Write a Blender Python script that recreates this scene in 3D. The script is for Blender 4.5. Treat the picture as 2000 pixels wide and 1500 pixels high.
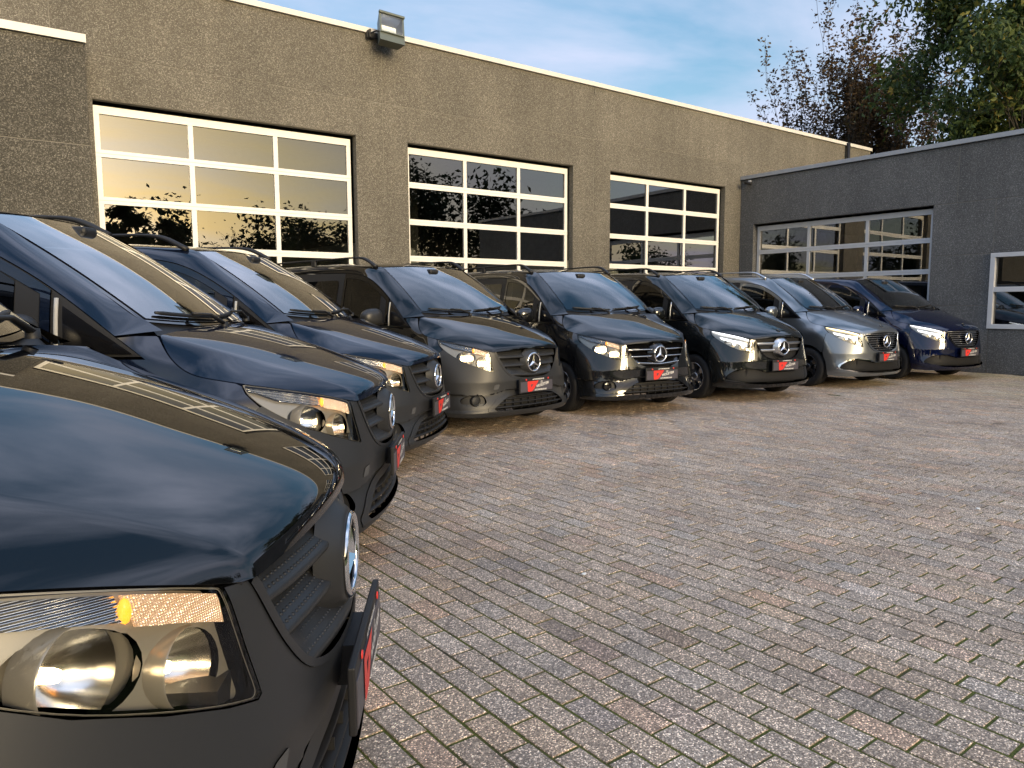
import bpy, bmesh, math, random
import numpy as np
from mathutils import Vector, Matrix
from mathutils.geometry import delaunay_2d_cdt
random.seed(7); np.random.seed(7)
scene = bpy.context.scene
for o in list(bpy.data.objects): bpy.data.objects.remove(o)
COL = scene.collection
R = math.radians

# ------------------------------------------------------------------ camera
YAW, PITCH, ROLL, CAM_H = R(35.8118), R(6.0246), R(-0.2213), 1.40
cam_d = bpy.data.cameras.new('camera'); cam = bpy.data.objects.new('camera', cam_d); COL.objects.link(cam)
_f = Vector((math.sin(YAW), math.cos(YAW), 0)); _r = Vector((math.cos(YAW), -math.sin(YAW), 0)); _u = Vector((0, 0, 1))
f2 = _f*math.cos(PITCH) - _u*math.sin(PITCH); u2 = _u*math.cos(PITCH) + _f*math.sin(PITCH)
r3 = _r*math.cos(ROLL) + u2*math.sin(ROLL); u3 = -_r*math.sin(ROLL) + u2*math.cos(ROLL)
m = Matrix.Identity(4)
for i in range(3):
    m[i][0] = r3[i]; m[i][1] = u3[i]; m[i][2] = -f2[i]
m.translation = (0, 0, CAM_H)
cam.matrix_world = m
cam_d.sensor_width = 36.0; cam_d.lens = 36.0*1453.2/2000.0
cam_d.clip_start = 0.05; cam_d.clip_end = 3000
scene.camera = cam

# ------------------------------------------------------------------ sky and sun
SUN_AZ = R(184.0)      # angle from +Y towards +X: the low sun stands behind the camera
SUN_EL = R(12.5)
world = bpy.data.worlds.new('World'); scene.world = world; world.use_nodes = True
wn = world.node_tree.nodes; wl = world.node_tree.links; wn.clear()
def wnode(t, **kw):
    n = wn.new(t)
    for k, v in kw.items(): setattr(n, k, v)
    return n
w_out = wnode('ShaderNodeOutputWorld'); w_bg = wnode('ShaderNodeBackground'); w_bg.inputs['Strength'].default_value = 0.15
sky = wnode('ShaderNodeTexSky', sky_type='NISHITA', sun_disc=False, sun_elevation=SUN_EL, sun_rotation=SUN_AZ,
            air_density=1.0, dust_density=2.2, ozone_density=1.6, altitude=50)
w_tc = wnode('ShaderNodeTexCoord'); w_sep = wnode('ShaderNodeSeparateXYZ'); wl.new(w_tc.outputs['Generated'], w_sep.inputs[0])
w_add = wnode('ShaderNodeMath', operation='ADD'); w_add.inputs[1].default_value = 0.12; wl.new(w_sep.outputs[2], w_add.inputs[0])
w_max = wnode('ShaderNodeMath', operation='MAXIMUM'); w_max.inputs[1].default_value = 0.05; wl.new(w_add.outputs[0], w_max.inputs[0])
w_dx = wnode('ShaderNodeMath', operation='DIVIDE'); wl.new(w_sep.outputs[0], w_dx.inputs[0]); wl.new(w_max.outputs[0], w_dx.inputs[1])
w_dy = wnode('ShaderNodeMath', operation='DIVIDE'); wl.new(w_sep.outputs[1], w_dy.inputs[0]); wl.new(w_max.outputs[0], w_dy.inputs[1])
w_cmb = wnode('ShaderNodeCombineXYZ'); wl.new(w_dx.outputs[0], w_cmb.inputs[0]); wl.new(w_dy.outputs[0], w_cmb.inputs[1])
w_map = wnode('ShaderNodeMapping'); w_map.inputs['Rotation'].default_value = (0, 0, R(25)); w_map.inputs['Scale'].default_value = (0.85, 1.10, 1); wl.new(w_cmb.outputs[0], w_map.inputs[0])
w_n1 = wnode('ShaderNodeTexNoise'); w_n1.inputs['Scale'].default_value = 1.25; w_n1.inputs['Detail'].default_value = 7; w_n1.inputs['Roughness'].default_value = 0.52; w_n1.inputs['Distortion'].default_value = 0.35
wl.new(w_map.outputs[0], w_n1.inputs['Vector'])
w_cr = wnode('ShaderNodeValToRGB'); w_cr.color_ramp.elements[0].position = 0.40; w_cr.color_ramp.elements[0].color = (0, 0, 0, 1)
w_cr.color_ramp.elements[1].position = 0.63; w_cr.color_ramp.elements[1].color = (0.92, 0.92, 0.92, 1); wl.new(w_n1.outputs['Fac'], w_cr.inputs[0])
# the clear sky, its range compressed a little as high thin cloud does, with soft lavender cloud over it
w_sc = wnode('ShaderNodeMixRGB', blend_type='MULTIPLY'); w_sc.inputs[0].default_value = 1; w_sc.inputs[2].default_value = (0.15, 0.15, 0.15, 1); wl.new(sky.outputs[0], w_sc.inputs[1])
w_gm = wnode('ShaderNodeGamma'); w_gm.inputs[1].default_value = 0.55; wl.new(w_sc.outputs[0], w_gm.inputs[0])
w_hsv = wnode('ShaderNodeHueSaturation'); w_hsv.inputs['Saturation'].default_value = 1.7; w_hsv.inputs['Value'].default_value = 0.52; wl.new(w_gm.outputs[0], w_hsv.inputs['Color'])
w_lo = wnode('ShaderNodeMixRGB', blend_type='MULTIPLY'); w_lo.inputs[0].default_value = 1; w_lo.inputs[2].default_value = (0.58, 0.53, 0.38, 1); wl.new(w_sc.outputs[0], w_lo.inputs[1])
w_lt = wnode('ShaderNodeMixRGB', blend_type='LIGHTEN'); w_lt.inputs[0].default_value = 1; wl.new(w_hsv.outputs[0], w_lt.inputs[1]); wl.new(w_lo.outputs[0], w_lt.inputs[2])
w_cl = wnode('ShaderNodeMixRGB', blend_type='LIGHTEN'); w_cl.inputs[0].default_value = 1; w_cl.inputs[2].default_value = (0.32, 0.355, 0.46, 1)
w_dk = wnode('ShaderNodeHueSaturation'); w_dk.inputs['Saturation'].default_value = 0.62; w_dk.inputs['Value'].default_value = 0.86; wl.new(w_lt.outputs[0], w_dk.inputs['Color']); wl.new(w_dk.outputs[0], w_cl.inputs[1])
w_el = wnode('ShaderNodeMapRange'); w_el.interpolation_type = 'SMOOTHSTEP'; w_el.inputs[1].default_value = 0.42; w_el.inputs[2].default_value = 0.75; w_el.inputs[3].default_value = 1.0; w_el.inputs[4].default_value = 2.1; wl.new(w_sep.outputs[2], w_el.inputs[0])
w_ov = wnode('ShaderNodeMixRGB', blend_type='MULTIPLY'); w_ov.inputs[0].default_value = 1; wl.new(w_cl.outputs[0], w_ov.inputs[1]); wl.new(w_el.outputs[0], w_ov.inputs[2])   # cloud above the frame brightened to add light on paving and bonnets
w_mix = wnode('ShaderNodeMixRGB'); wl.new(w_cr.outputs[0], w_mix.inputs[0]); wl.new(w_lt.outputs[0], w_mix.inputs[1]); wl.new(w_ov.outputs[0], w_mix.inputs[2])
w_un = wnode('ShaderNodeMixRGB', blend_type='DIVIDE'); w_un.inputs[0].default_value = 1; w_un.inputs[2].default_value = (0.15, 0.15, 0.15, 1); wl.new(w_mix.outputs[0], w_un.inputs[1])
wl.new(w_un.outputs[0], w_bg.inputs['Color']); wl.new(w_bg.outputs[0], w_out.inputs['Surface'])

sun_d = bpy.data.lights.new('sun', 'SUN'); sun = bpy.data.objects.new('sun', sun_d); COL.objects.link(sun)
sun_d.energy = 1.5; sun_d.angle = R(18.0); sun_d.color = (1.0, 0.80, 0.52)
_sd = Vector((math.sin(SUN_AZ)*math.cos(SUN_EL), math.cos(SUN_AZ)*math.cos(SUN_EL), math.sin(SUN_EL)))
sun.rotation_euler = _sd.to_track_quat('Z', 'Y').to_euler()
sun.location = (-10, -40, 30)
vs = scene.view_settings
vs.view_transform = 'Standard'; vs.look = 'None'; vs.gamma = 1.0; vs.use_curve_mapping = False
vs.exposure = 1.15
scene.cycles.max_bounces = 7; scene.cycles.transparent_max_bounces = 12; scene.cycles.glossy_bounces = 5
scene.cycles.sample_clamp_indirect = 6.0; scene.cycles.caustics_reflective = False; scene.cycles.caustics_refractive = False

# ------------------------------------------------------------------ helpers
def tag(o, label=None, cat=None, group=None, kind=None):
    if label: o['label'] = label
    if cat: o['category'] = cat
    if group: o['group'] = group
    if kind: o['kind'] = kind
    return o
def empty(name, loc=(0, 0, 0), rz=0.0):
    o = bpy.data.objects.new(name, None); COL.objects.link(o); o.location = loc; o.rotation_euler = (0, 0, rz); o.empty_display_size = 0.2
    return o
def obj(name, me, mat=None, parent=None, loc=None, rot=None):
    o = bpy.data.objects.new(name, me); COL.objects.link(o)
    if mat is not None:
        if len(me.materials) == 0: me.materials.append(mat)
        if me.materials[0] != mat:
            o.material_slots[0].link = 'OBJECT'; o.material_slots[0].material = mat
    if parent is not None: o.parent = parent
    if loc is not None: o.location = loc
    if rot is not None: o.rotation_euler = rot
    return o
def mesh(name, V, F, smooth=False, normals=None):
    me = bpy.data.meshes.new(name)
    me.from_pydata([tuple(map(float, v)) for v in V], [], [tuple(map(int, f)) for f in F])
    if smooth: me.polygons.foreach_set('use_smooth', [True]*len(me.polygons))
    me.update()
    if normals is not None:
        me.normals_split_custom_set_from_vertices([tuple(map(float, n)) for n in normals])
    return me
class MB:
    """collects shapes into one mesh"""
    def __init__(self): self.v = []; self.f = []; self.s = []
    def add(self, V, F, smooth=False, M=None):
        b = len(self.v)
        for p in V:
            p = Vector(p)
            if M is not None: p = M @ p
            self.v.append(tuple(p))
        for f in F: self.f.append(tuple(i+b for i in f)); self.s.append(smooth)
        return self
    def box(self, c, d, M=None, bevel=0.0):
        x, y, z = [q/2 for q in d]
        if bevel <= 0:
            V = [(c[0]+sx*x, c[1]+sy*y, c[2]+sz*z) for sx in (-1, 1) for sy in (-1, 1) for sz in (-1, 1)]
            F = [(0, 1, 3, 2), (4, 6, 7, 5), (0, 4, 5, 1), (2, 3, 7, 6), (0, 2, 6, 4), (1, 5, 7, 3)]
            return self.add(V, F, False, M)
        bm = bmesh.new(); bmesh.ops.create_cube(bm, size=1.0)
        for v in bm.verts: v.co = Vector((v.co.x*d[0], v.co.y*d[1], v.co.z*d[2]))
        bmesh.ops.bevel(bm, geom=list(bm.edges), offset=min(bevel, min(d)*0.49), segments=2, affect='EDGES', profile=0.5)
        V = [(v.co.x+c[0], v.co.y+c[1], v.co.z+c[2]) for v in bm.verts]; bm.verts.index_update()
        F = [tuple(v.index for v in f.verts) for f in bm.faces]; bm.free()
        return self.add(V, F, False, M)
    def box2(self, a, b, M=None, bevel=0.0):
        return self.box([(a[i]+b[i])/2 for i in range(3)], [abs(b[i]-a[i]) for i in range(3)], M, bevel)
    def tube(self, pts, rad, n=8, smooth=True, caps=True, M=None, flat=1.0):
        P = [Vector(p) for p in pts]; k = len(P); V = []; F = []
        if not hasattr(rad, '__len__'): rad = [rad]*k
        up = Vector((0, 0, 1)); prev = None
        for i in range(k):
            t = (P[min(i+1, k-1)] - P[max(i-1, 0)]).normalized()
            a = prev if prev is not None else (up if abs(t.dot(up)) < 0.9 else Vector((1, 0, 0)))
            s = t.cross(a).normalized(); u = s.cross(t).normalized(); prev = u
            for j in range(n):
                q = 2*math.pi*j/n
                V.append(P[i] + s*(math.cos(q)*rad[i]) + u*(math.sin(q)*rad[i]*flat))
        for i in range(k-1):
            for j in range(n):
                j2 = (j+1) % n; F.append((i*n+j, i*n+j2, (i+1)*n+j2, (i+1)*n+j))
        if caps: F.append(tuple(range(n-1, -1, -1))); F.append(tuple((k-1)*n+j for j in range(n)))
        return self.add(V, F, smooth, M)
    def lathe(self, prof, n=32, axis='X', M=None, smooth=True, a0=0.0, a1=2*math.pi):
        """prof: list of (radius, along)"""
        V = []; F = []; k = len(prof); full = abs(a1-a0-2*math.pi) < 1e-6; nn = n if full else n+1
        for j in range(nn):
            q = a0+(a1-a0)*j/n; c, s = math.cos(q), math.sin(q)
            for r, a in prof:
                V.append({'X': (a, r*c, r*s), 'Y': (r*c, a, r*s), 'Z': (r*c, r*s, a)}[axis])
        for j in range(n):
            j2 = (j+1) % nn
            for i in range(k-1): F.append((j*k+i, j*k+i+1, j2*k+i+1, j2*k+i))
        return self.add(V, F, smooth, M)
    def poly(self, pts, d, M=None):
        """flat polygon (list of 3d points) extruded by vector d"""
        n = len(pts); V = [Vector(p) for p in pts]+[Vector(p)+Vector(d) for p in pts]
        F = [tuple(range(n-1, -1, -1)), tuple(range(n, 2*n))]+[(i, (i+1) % n, n+(i+1) % n, n+i) for i in range(n)]
        return self.add(V, F, False, M)
    def mesh(self, name):
        me = bpy.data.meshes.new(name); me.from_pydata(self.v, [], self.f); me.polygons.foreach_set('use_smooth', self.s); me.update()
        bm = bmesh.new(); bm.from_mesh(me); bmesh.ops.recalc_face_normals(bm, faces=bm.faces); bm.to_mesh(me); bm.free()
        return me
    def obj(self, name, mat, parent=None, loc=None, rot=None): return obj(name, self.mesh(name), mat, parent, loc, rot)

# ------------------------------------------------------------------ materials
MATS = {}
class NT:
    def __init__(self, name):
        self.m = bpy.data.materials.new(name); self.m.use_nodes = True; self.t = self.m.node_tree; self.n = self.t.nodes; self.l = self.t.links; self.n.clear()
        self.out = self.n.new('ShaderNodeOutputMaterial')
    def node(self, t, ins=None, **kw):
        n = self.n.new(t)
        for k, v in kw.items(): setattr(n, k, v)
        for k, v in (ins or {}).items():
            s = n.inputs[k]
            if isinstance(v, tuple) and len(v) == 2 and hasattr(v[0], 'outputs'): self.l.new(v[0].outputs[v[1]], s)
            elif hasattr(v, 'outputs'): self.l.new(v.outputs[0], s)
            else: s.default_value = v
        return n
    def ramp(self, fac, stops, interp='LINEAR'):
        r = self.node('ShaderNodeValToRGB', {0: fac}); cr = r.color_ramp; cr.interpolation = interp
        while len(cr.elements) < len(stops): cr.elements.new(0.5)
        for e, (p, c) in zip(cr.elements, stops):
            e.position = p; e.color = (c if hasattr(c, '__len__') else (c, c, c))[:3]+(1,) if hasattr(c, '__len__') else (c, c, c, 1)
        return r
    def pr(self, **ins):
        return self.node('ShaderNodeBsdfPrincipled', {k.replace('_', ' '): v for k, v in ins.items()})
    def done(self, sh, disp=None):
        self.l.new(sh.outputs[0], self.out.inputs['Surface']); MATS[self.m.name] = self.m; return self.m
def C3(r, g=None, b=None): return (r, r, r, 1) if g is None else (r, g, b, 1)
def simple(name, col, rough=0.5, metal=0.0, coat=0.0, spec=0.5, noise=0.0, bump=0.0, bscale=200, **kw):
    t = NT(name)
    ins = dict(Base_Color=C3(*col), Roughness=rough, Metallic=metal, Coat_Weight=coat, Coat_Roughness=0.03, Specular_IOR_Level=spec)
    ins.update(kw)
    tc = t.node('ShaderNodeTexCoord')
    if noise > 0:
        n = t.node('ShaderNodeTexNoise', {'Vector': (tc, 'Object'), 'Scale': 6.0, 'Detail': 5.0})
        r = t.ramp(n, [(0.3, tuple(c*(1-noise) for c in col)), (0.7, tuple(min(1, c*(1+noise)) for c in col))]); ins['Base_Color'] = r
    if bump > 0:
        n = t.node('ShaderNodeTexNoise', {'Vector': (tc, 'Object'), 'Scale': float(bscale), 'Detail': 2.0})
        b = t.node('ShaderNodeBump', {'Height': n, 'Strength': bump, 'Distance': 0.002}); ins['Normal'] = b
    return t.done(t.pr(**ins))
def glassy(name, tint, refl=1.0, rough=0.0, ior=1.5, body=None):
    """window glass: clear tinted pane with mirror reflection by Fresnel; body = dark film colour mixed in"""
    t = NT(name)
    fr = t.node('ShaderNodeFresnel', {'IOR': ior})
    mul = t.node('ShaderNodeMath', {0: fr, 1: refl}, operation='MULTIPLY', use_clamp=True)
    tr = t.node('ShaderNodeBsdfTransparent', {'Color': C3(*tint)})
    gl = t.node('ShaderNodeBsdfGlossy', {'Color': C3(1.0), 'Roughness': rough})
    base = tr
    if body is not None:
        df = t.node('ShaderNodeBsdfDiffuse', {'Color': C3(*body[0])}); base = t.node('ShaderNodeMixShader', {0: body[1], 1: tr, 2: df})
    return t.done(t.node('ShaderNodeMixShader', {0: mul, 1: base, 2: gl}))

def aggregate(name, dark, mid, light, scale, warm_noise=0.1, bump=0.5, dist=0.01, specks=0.12, stain=0.25, green=0.0):
    """exposed-aggregate concrete: small stones in a matrix"""
    t = NT(name); tc = t.node('ShaderNodeTexCoord')
    vo = t.node('ShaderNodeTexVoronoi', {'Vector': (tc, 'Object'), 'Scale': float(scale), 'Randomness': 1.0})
    bw = t.node('ShaderNodeSeparateColor', {0: (vo, 'Color')})
    r = t.ramp((bw, 0), [(0.0, dark), (0.55, mid), (1.0-specks, tuple(0.5*(a+b) for a, b in zip(mid, light))), (1.0, light)])
    edge = t.ramp((vo, 'Distance'), [(0.25, (1, 1, 1)), (0.75, (0.45, 0.44, 0.42))])
    mul = t.node('ShaderNodeMixRGB', {0: 0.55, 1: r, 2: edge}, blend_type='MULTIPLY')
    n2 = t.node('ShaderNodeTexNoise', {'Vector': (tc, 'Object'), 'Scale': 0.55, 'Detail': 6.0, 'Roughness': 0.6})
    st = t.ramp(n2, [(0.3, (1-stain,)*3), (0.65, (1, 1, 1))])
    mul2 = t.node('ShaderNodeMixRGB', {0: 1.0, 1: mul, 2: st}, blend_type='MULTIPLY')
    oi = t.node('ShaderNodeObjectInfo'); pt = t.node('ShaderNodeMapRange', {0: (oi, 'Random'), 3: 0.93, 4: 1.07})
    mp = t.node('ShaderNodeMapping', {0: (tc, 'Object'), 'Scale': (2.6, 2.6, 0.16)}); n3 = t.node('ShaderNodeTexNoise', {'Vector': mp, 'Scale': 1.0, 'Detail': 4.0}); sk = t.ramp(n3, [(0.30, (0.90, 0.90, 0.90)), (0.60, (1.03, 1.03, 1.03))])
    mul3 = t.node('ShaderNodeMixRGB', {0: 1.0, 1: mul2, 2: sk}, blend_type='MULTIPLY'); mul4 = t.node('ShaderNodeMixRGB', {0: 1.0, 1: mul3, 2: pt}, blend_type='MULTIPLY'); mul2 = mul4
    b = t.node('ShaderNodeBump', {'Height': (vo, 'Distance'), 'Strength': bump, 'Distance': dist}); b.invert = True
    return t.done(t.pr(Base_Color=mul2, Roughness=0.85, Normal=b, Specular_IOR_Level=0.3))
CONC = aggregate('washed_concrete', (0.120, 0.111, 0.093), (0.165, 0.153, 0.129), (0.34, 0.325, 0.285), 84, bump=0.3)
CONC2 = aggregate('washed_concrete_grey', (0.115, 0.117, 0.118), (0.158, 0.160, 0.161), (0.33, 0.33, 0.33), 84, bump=0.3)
CONC3 = aggregate('washed_concrete_dark', (0.068, 0.064, 0.055), (0.098, 0.093, 0.080), (0.30, 0.285, 0.25), 84, bump=0.3)
JOINT = simple('joint_filler', (0.19, 0.178, 0.155), 0.9, noise=0.15)
FRAME = simple('door_frame_paint', (0.80, 0.79, 0.75), 0.38, noise=0.03)
FRAMEG = simple('window_frame_grey', (0.60, 0.61, 0.63), 0.4, noise=0.03)
COPING = simple('coping_metal', (0.62, 0.61, 0.59), 0.42, noise=0.05)
COPINGD = simple('coping_metal_grey', (0.36, 0.38, 0.41), 0.45, noise=0.06)
PANE = glassy('door_pane', (0.46, 0.48, 0.46), 3.5, 0.0, 1.52)
BLACK = simple('black_plastic', (0.012, 0.012, 0.013), 0.55, bump=0.15)
DARKIN = simple('hall_interior', (0.07, 0.07, 0.065), 0.9, noise=0.2)
# ------------------------------------------------------------------ ground and paving
def ground_mat():
    t = NT('mossy_joint_sand'); g = t.node('ShaderNodeNewGeometry')
    n = t.node('ShaderNodeTexNoise', {'Vector': (g, 'Position'), 'Scale': 2.2, 'Detail': 6.0, 'Roughness': 0.65})
    n2 = t.node('ShaderNodeTexNoise', {'Vector': (g, 'Position'), 'Scale': 130.0, 'Detail': 3.0})
    moss = t.ramp(n2, [(0.3, (0.045, 0.055, 0.014)), (0.7, (0.140, 0.150, 0.034))])
    dirt = t.ramp(n2, [(0.3, (0.030, 0.026, 0.018)), (0.7, (0.085, 0.072, 0.050))])
    f = t.ramp(n, [(0.34, 0.0), (0.52, 1.0)])
    c = t.node('ShaderNodeMixRGB', {0: f, 1: dirt, 2: moss})
    b = t.node('ShaderNodeBump', {'Height': n2, 'Strength': 0.8, 'Distance': 0.004})
    return t.done(t.pr(Base_Color=c, Roughness=0.95, Normal=b, Specular_IOR_Level=0.2))
def paver_mat():
    t = NT('concrete_paver'); g = t.node('ShaderNodeNewGeometry'); at = t.node('ShaderNodeAttribute', attribute_name='tint')
    vo = t.node('ShaderNodeTexVoronoi', {'Vector': (g, 'Position'), 'Scale': 210.0})
    sc = t.node('ShaderNodeSeparateColor', {0: (vo, 'Color')})
    rp = t.ramp((sc, 0), [(0.0, (0.42, 0.40, 0.40)), (0.5, (0.85, 0.84, 0.83)), (0.78, (1.25, 1.22, 1.18)), (0.90, (2.1, 2.02, 1.92)), (1.0, (3.6, 3.5, 3.35))])
    ed = t.ramp((vo, 'Distance'), [(0.30, (1, 1, 1)), (0.8, (0.6, 0.58, 0.57))])
    sp = t.node('ShaderNodeMixRGB', {0: 1.0, 1: rp, 2: ed}, blend_type='MULTIPLY')
    sep = t.node('ShaderNodeSeparateColor', {0: (at, 'Color')})
    # alpha-like blue channel trick is avoided: tint is the stone's own colour
    c = t.node('ShaderNodeMixRGB', {0: 1.0, 1: (at, 'Color'), 2: sp}, blend_type='MULTIPLY')
    n = t.node('ShaderNodeTexNoise', {'Vector': (g, 'Position'), 'Scale': 1.1, 'Detail': 7.0, 'Roughness': 0.62})
    st = t.ramp(n, [(0.32, (0.80, 0.79, 0.78)), (0.58, (1.06, 1.05, 1.03))])
    c2 = t.node('ShaderNodeMixRGB', {0: 1.0, 1: c, 2: st}, blend_type='MULTIPLY')
    # algae where the yard stays damp, towards the far wall
    px = t.node('ShaderNodeSeparateXYZ', {0: (g, 'Position')})
    mr = t.node('ShaderNodeMapRange', {0: (px, 0), 1: 10.5, 2: 17.0, 3: 0.0, 4: 0.62})
    n3 = t.node('ShaderNodeTexNoise', {'Vector': (g, 'Position'), 'Scale': 0.9, 'Detail': 5.0})
    ms = t.ramp(n3, [(0.35, 0.0), (0.62, 1.0)])
    mf = t.node('ShaderNodeMath', {0: mr, 1: ms}, operation='MULTIPLY')
    alg = t.node('ShaderNodeMixRGB', {0: 1.0, 1: c2, 2: (0.86, 0.98, 0.62, 1)}, blend_type='MULTIPLY')
    c3 = t.node('ShaderNodeMixRGB', {0: mf, 1: c2, 2: alg})
    # dark oil drips
    n4 = t.node('ShaderNodeTexNoise', {'Vector': (g, 'Position'), 'Scale': 1.7, 'Detail': 3.0})
    oi = t.ramp(n4, [(0.70, (1, 1, 1)), (0.78, (0.45, 0.42, 0.38))])
    c4 = t.node('ShaderNodeMixRGB', {0: 1.0, 1: c3, 2: oi}, blend_type='MULTIPLY')
    b = t.node('ShaderNodeBump', {'Height': (vo, 'Distance'), 'Strength': 0.55, 'Distance': 0.0025}); b.invert = True
    ro = t.ramp((sc, 1), [(0.0, 0.55), (1.0, 0.95)])
    return t.done(t.pr(Base_Color=c4, Roughness=ro, Normal=b, Specular_IOR_Level=0.35))
GROUND = ground_mat(); PAVER = paver_mat()
me = mesh('ground', [(-900, -900, -0.0038), (900, -900, -0.0038), (900, 900, -0.0038), (-900, 900, -0.0038)], [(0, 1, 2, 3)])
tag(obj('ground', me, GROUND), kind='structure')
pavement = tag(empty('pavement'), kind='structure')

LP, WP = 0.2225, 0.1135            # paver module: length along the course, course spacing
TH = R(1.363); DU = np.array([math.sin(TH), -math.cos(TH)]); DV = np.array([math.cos(TH), math.sin(TH)])
_cm = np.array(cam.matrix_world); _fpx = 1453.2*1024/2000
def project(P):
    q = (np.asarray(P)-_cm[:3, 3]) @ _cm[:3, :3]
    z = -q[..., 2]; zz = np.where(np.abs(z) < 1e-6, 1e-6, z)
    return np.stack([512+_fpx*q[..., 0]/zz, 384-_fpx*q[..., 1]/zz, z], -1)
def unproject(px, py, z=0.0):        # only used to anchor the bond on the pale paver
    d = _cm[:3, :3] @ np.array([(px-1000)/1453.2, -(py-750)/1453.2, -1.0]); k = (z-CAM_H)/d[2]
    return np.array([d[0]*k, d[1]*k])
anchor = unproject(1650.4, 1133.0)
NU, NV = 70, 165
PV = []; rng = np.random.RandomState(3)
row_off = {}
for iv in range(-120, 150):
    off = (0.5 if iv % 2 else 0.0)+rng.uniform(-0.13, 0.13)
    if iv == 0: off = 0.0
    row_off[iv] = off
for iv in range(-150, 150):
    off = row_off.get(iv, 0.5*(iv % 2))
    for iu in range(-62, 62):
        c = anchor+DU*((iu+off+0.5)*LP)+DV*((iv-0.5)*WP)
        if not (-3.2 < c[0] < 16.54 and -1.6 < c[1] < 12.6): continue
        PV.append((c[0], c[1], iu == 0 and iv == 0))
PV = np.array(PV)
n_p = len(PV)
jw = rng.uniform(0.0085, 0.0125, n_p); jl = rng.uniform(0.0075, 0.0135, n_p)
rot = rng.normal(0, 0.006, n_p); dz = rng.normal(0, 0.0009, n_p); tiltx = rng.normal(0, 0.003, n_p); tilty = rng.normal(0, 0.005, n_p)
base = np.array([0.475, 0.394, 0.318])
br = np.exp(rng.normal(0, 0.075, n_p)); warm = rng.normal(0, 1, n_p)
tint = base[None]*br[:, None]*np.stack([1+0.025*warm, 1+0.0*warm, 1-0.03*warm], 1)
red = rng.rand(n_p) < 0.08; tint[red] *= np.array([1.10, 1.0, 0.95]); blu = rng.rand(n_p) < 0.07; tint[blu] *= np.array([0.84, 0.84, 0.87])
pale = PV[:, 2] > 0.5; tint[pale] = np.array([0.62, 0.54, 0.47])
def paver_geo(k):
    """rounded-edge block: 12 top verts ring + base ring"""
    L2 = (LP-jl[k])/2; W2 = (WP-jw[k])/2; e = 0.0022; zt = dz[k]
    cx, cy = PV[k, 0], PV[k, 1]; a = rot[k]; ca, sa = math.cos(a), math.sin(a)
    u = DU*ca+DV*sa; v = DV*ca-DU*sa
    out = []
    for (ll, ww, z) in ((L2-e, W2-e, zt), (L2, W2, zt-0.0022), (L2, W2, zt-0.05)):
        for sx, sy in ((-1, -1), (1, -1), (1, 1), (-1, 1)):
            p = u*(sx*ll)+v*(sy*ww)
            out.append((p[0], p[1], z+sx*L2*tiltx[k]+sy*W2*tilty[k]))
    return out
PF = [(3, 2, 1, 0)]+[(4*r+i, 4*r+(i+1) % 4, 4*r+4+(i+1) % 4, 4*r+4+i) for r in range(2) for i in range(4)]
PF = [PF[0]]+[tuple(reversed(f)) for f in PF[1:]]
def flipcheck(V, F):
    a, b, c = [np.array(V[i]) for i in F[0][:3]]; return np.cross(b-a, c-a)[2] > 0
if not flipcheck(paver_geo(0), PF): PF = [tuple(reversed(f)) for f in PF]
cen = np.concatenate([PV[:, :2], np.zeros((n_p, 1))], 1)
q = project(cen); d2 = np.linalg.norm(cen-np.array([0, 0, CAM_H]), axis=1)
vis = (q[:, 2] > 0.2) & (q[:, 0] > 365) & (q[:, 0] < 1030) & (q[:, 1] > 420) & (q[:, 1] < 775) & ((q[:, 0]-350)*1.0 > (768-q[:, 1])*0.02)
order = np.argsort(np.where(vis, d2, 1e9)); near = set(order[:300].tolist())
bigV = []; bigF = []; bigT = []
def set_tint(me, cols):
    at = me.attributes.new('tint', 'FLOAT_COLOR', 'POINT'); a = np.ones((len(cols), 4), np.float32); a[:, :3] = cols; at.data.foreach_set('color', a.ravel())
for k in range(n_p):
    g = paver_geo(k)
    if k in near:
        me = mesh('paver', g, PF); set_tint(me, np.repeat(tint[k][None], len(g), 0))
        obj('paver', me, PAVER, pavement, loc=(PV[k, 0], PV[k, 1], 0))
    else:
        b = len(bigV); bigV += [(p[0]+PV[k, 0], p[1]+PV[k, 1], p[2]) for p in g]; bigF += [tuple(i+b for i in f) for f in PF]; bigT.append(tint[k])
me = mesh('paver_field', bigV, bigF); set_tint(me, np.repeat(np.array(bigT), 12, 0))
tag(obj('paver_field', me, PAVER, pavement), kind='stuff')

# ------------------------------------------------------------------ buildings
def slab(parent, name, outline, mat, axis, plane, thick, gap=0.005, bev=0.0):
    """wall panel: outline of (along, z) points on plane axis=const, thickness away from the yard"""
    pts = []
    n = len(outline); A = sum(outline[i][0]*outline[(i+1) % n][1]-outline[(i+1) % n][0]*outline[i][1] for i in range(n))
    o = outline if A > 0 else outline[::-1]
    for i in range(n):    # inset by gap
        p0 = Vector(o[i-1]); p1 = Vector(o[i]); p2 = Vector(o[(i+1) % n])
        e1 = (p1-p0).normalized(); e2 = (p2-p1).normalized(); n1 = Vector((-e1.y, e1.x)); n2 = Vector((-e2.y, e2.x))
        b = (n1+n2); b = b/max(0.2, b.dot(n1)) if b.length > 1e-6 else n1
        pts.append(p1+b*gap)
    if axis == 'Y': P = [(p.x, plane, p.y) for p in pts]; d = (0, thick, 0)
    else: P = [(plane, p.x, p.y) for p in pts]; d = (thick, 0, 0)
    me = MB().poly(P, d).mesh(name)
    if bev > 0:
        bm = bmesh.new(); bm.from_mesh(me); bmesh.ops.bevel(bm, geom=[e for e in bm.edges if e.calc_face_angle(0) > 0.5], offset=bev, segments=1, affect='EDGES'); bm.to_mesh(me); bm.free()
    return obj(name, me, mat, parent)
def rect(a0, a1, z0, z1): return [(a0, z0), (a1, z0), (a1, z1), (a0, z1)]
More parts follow.
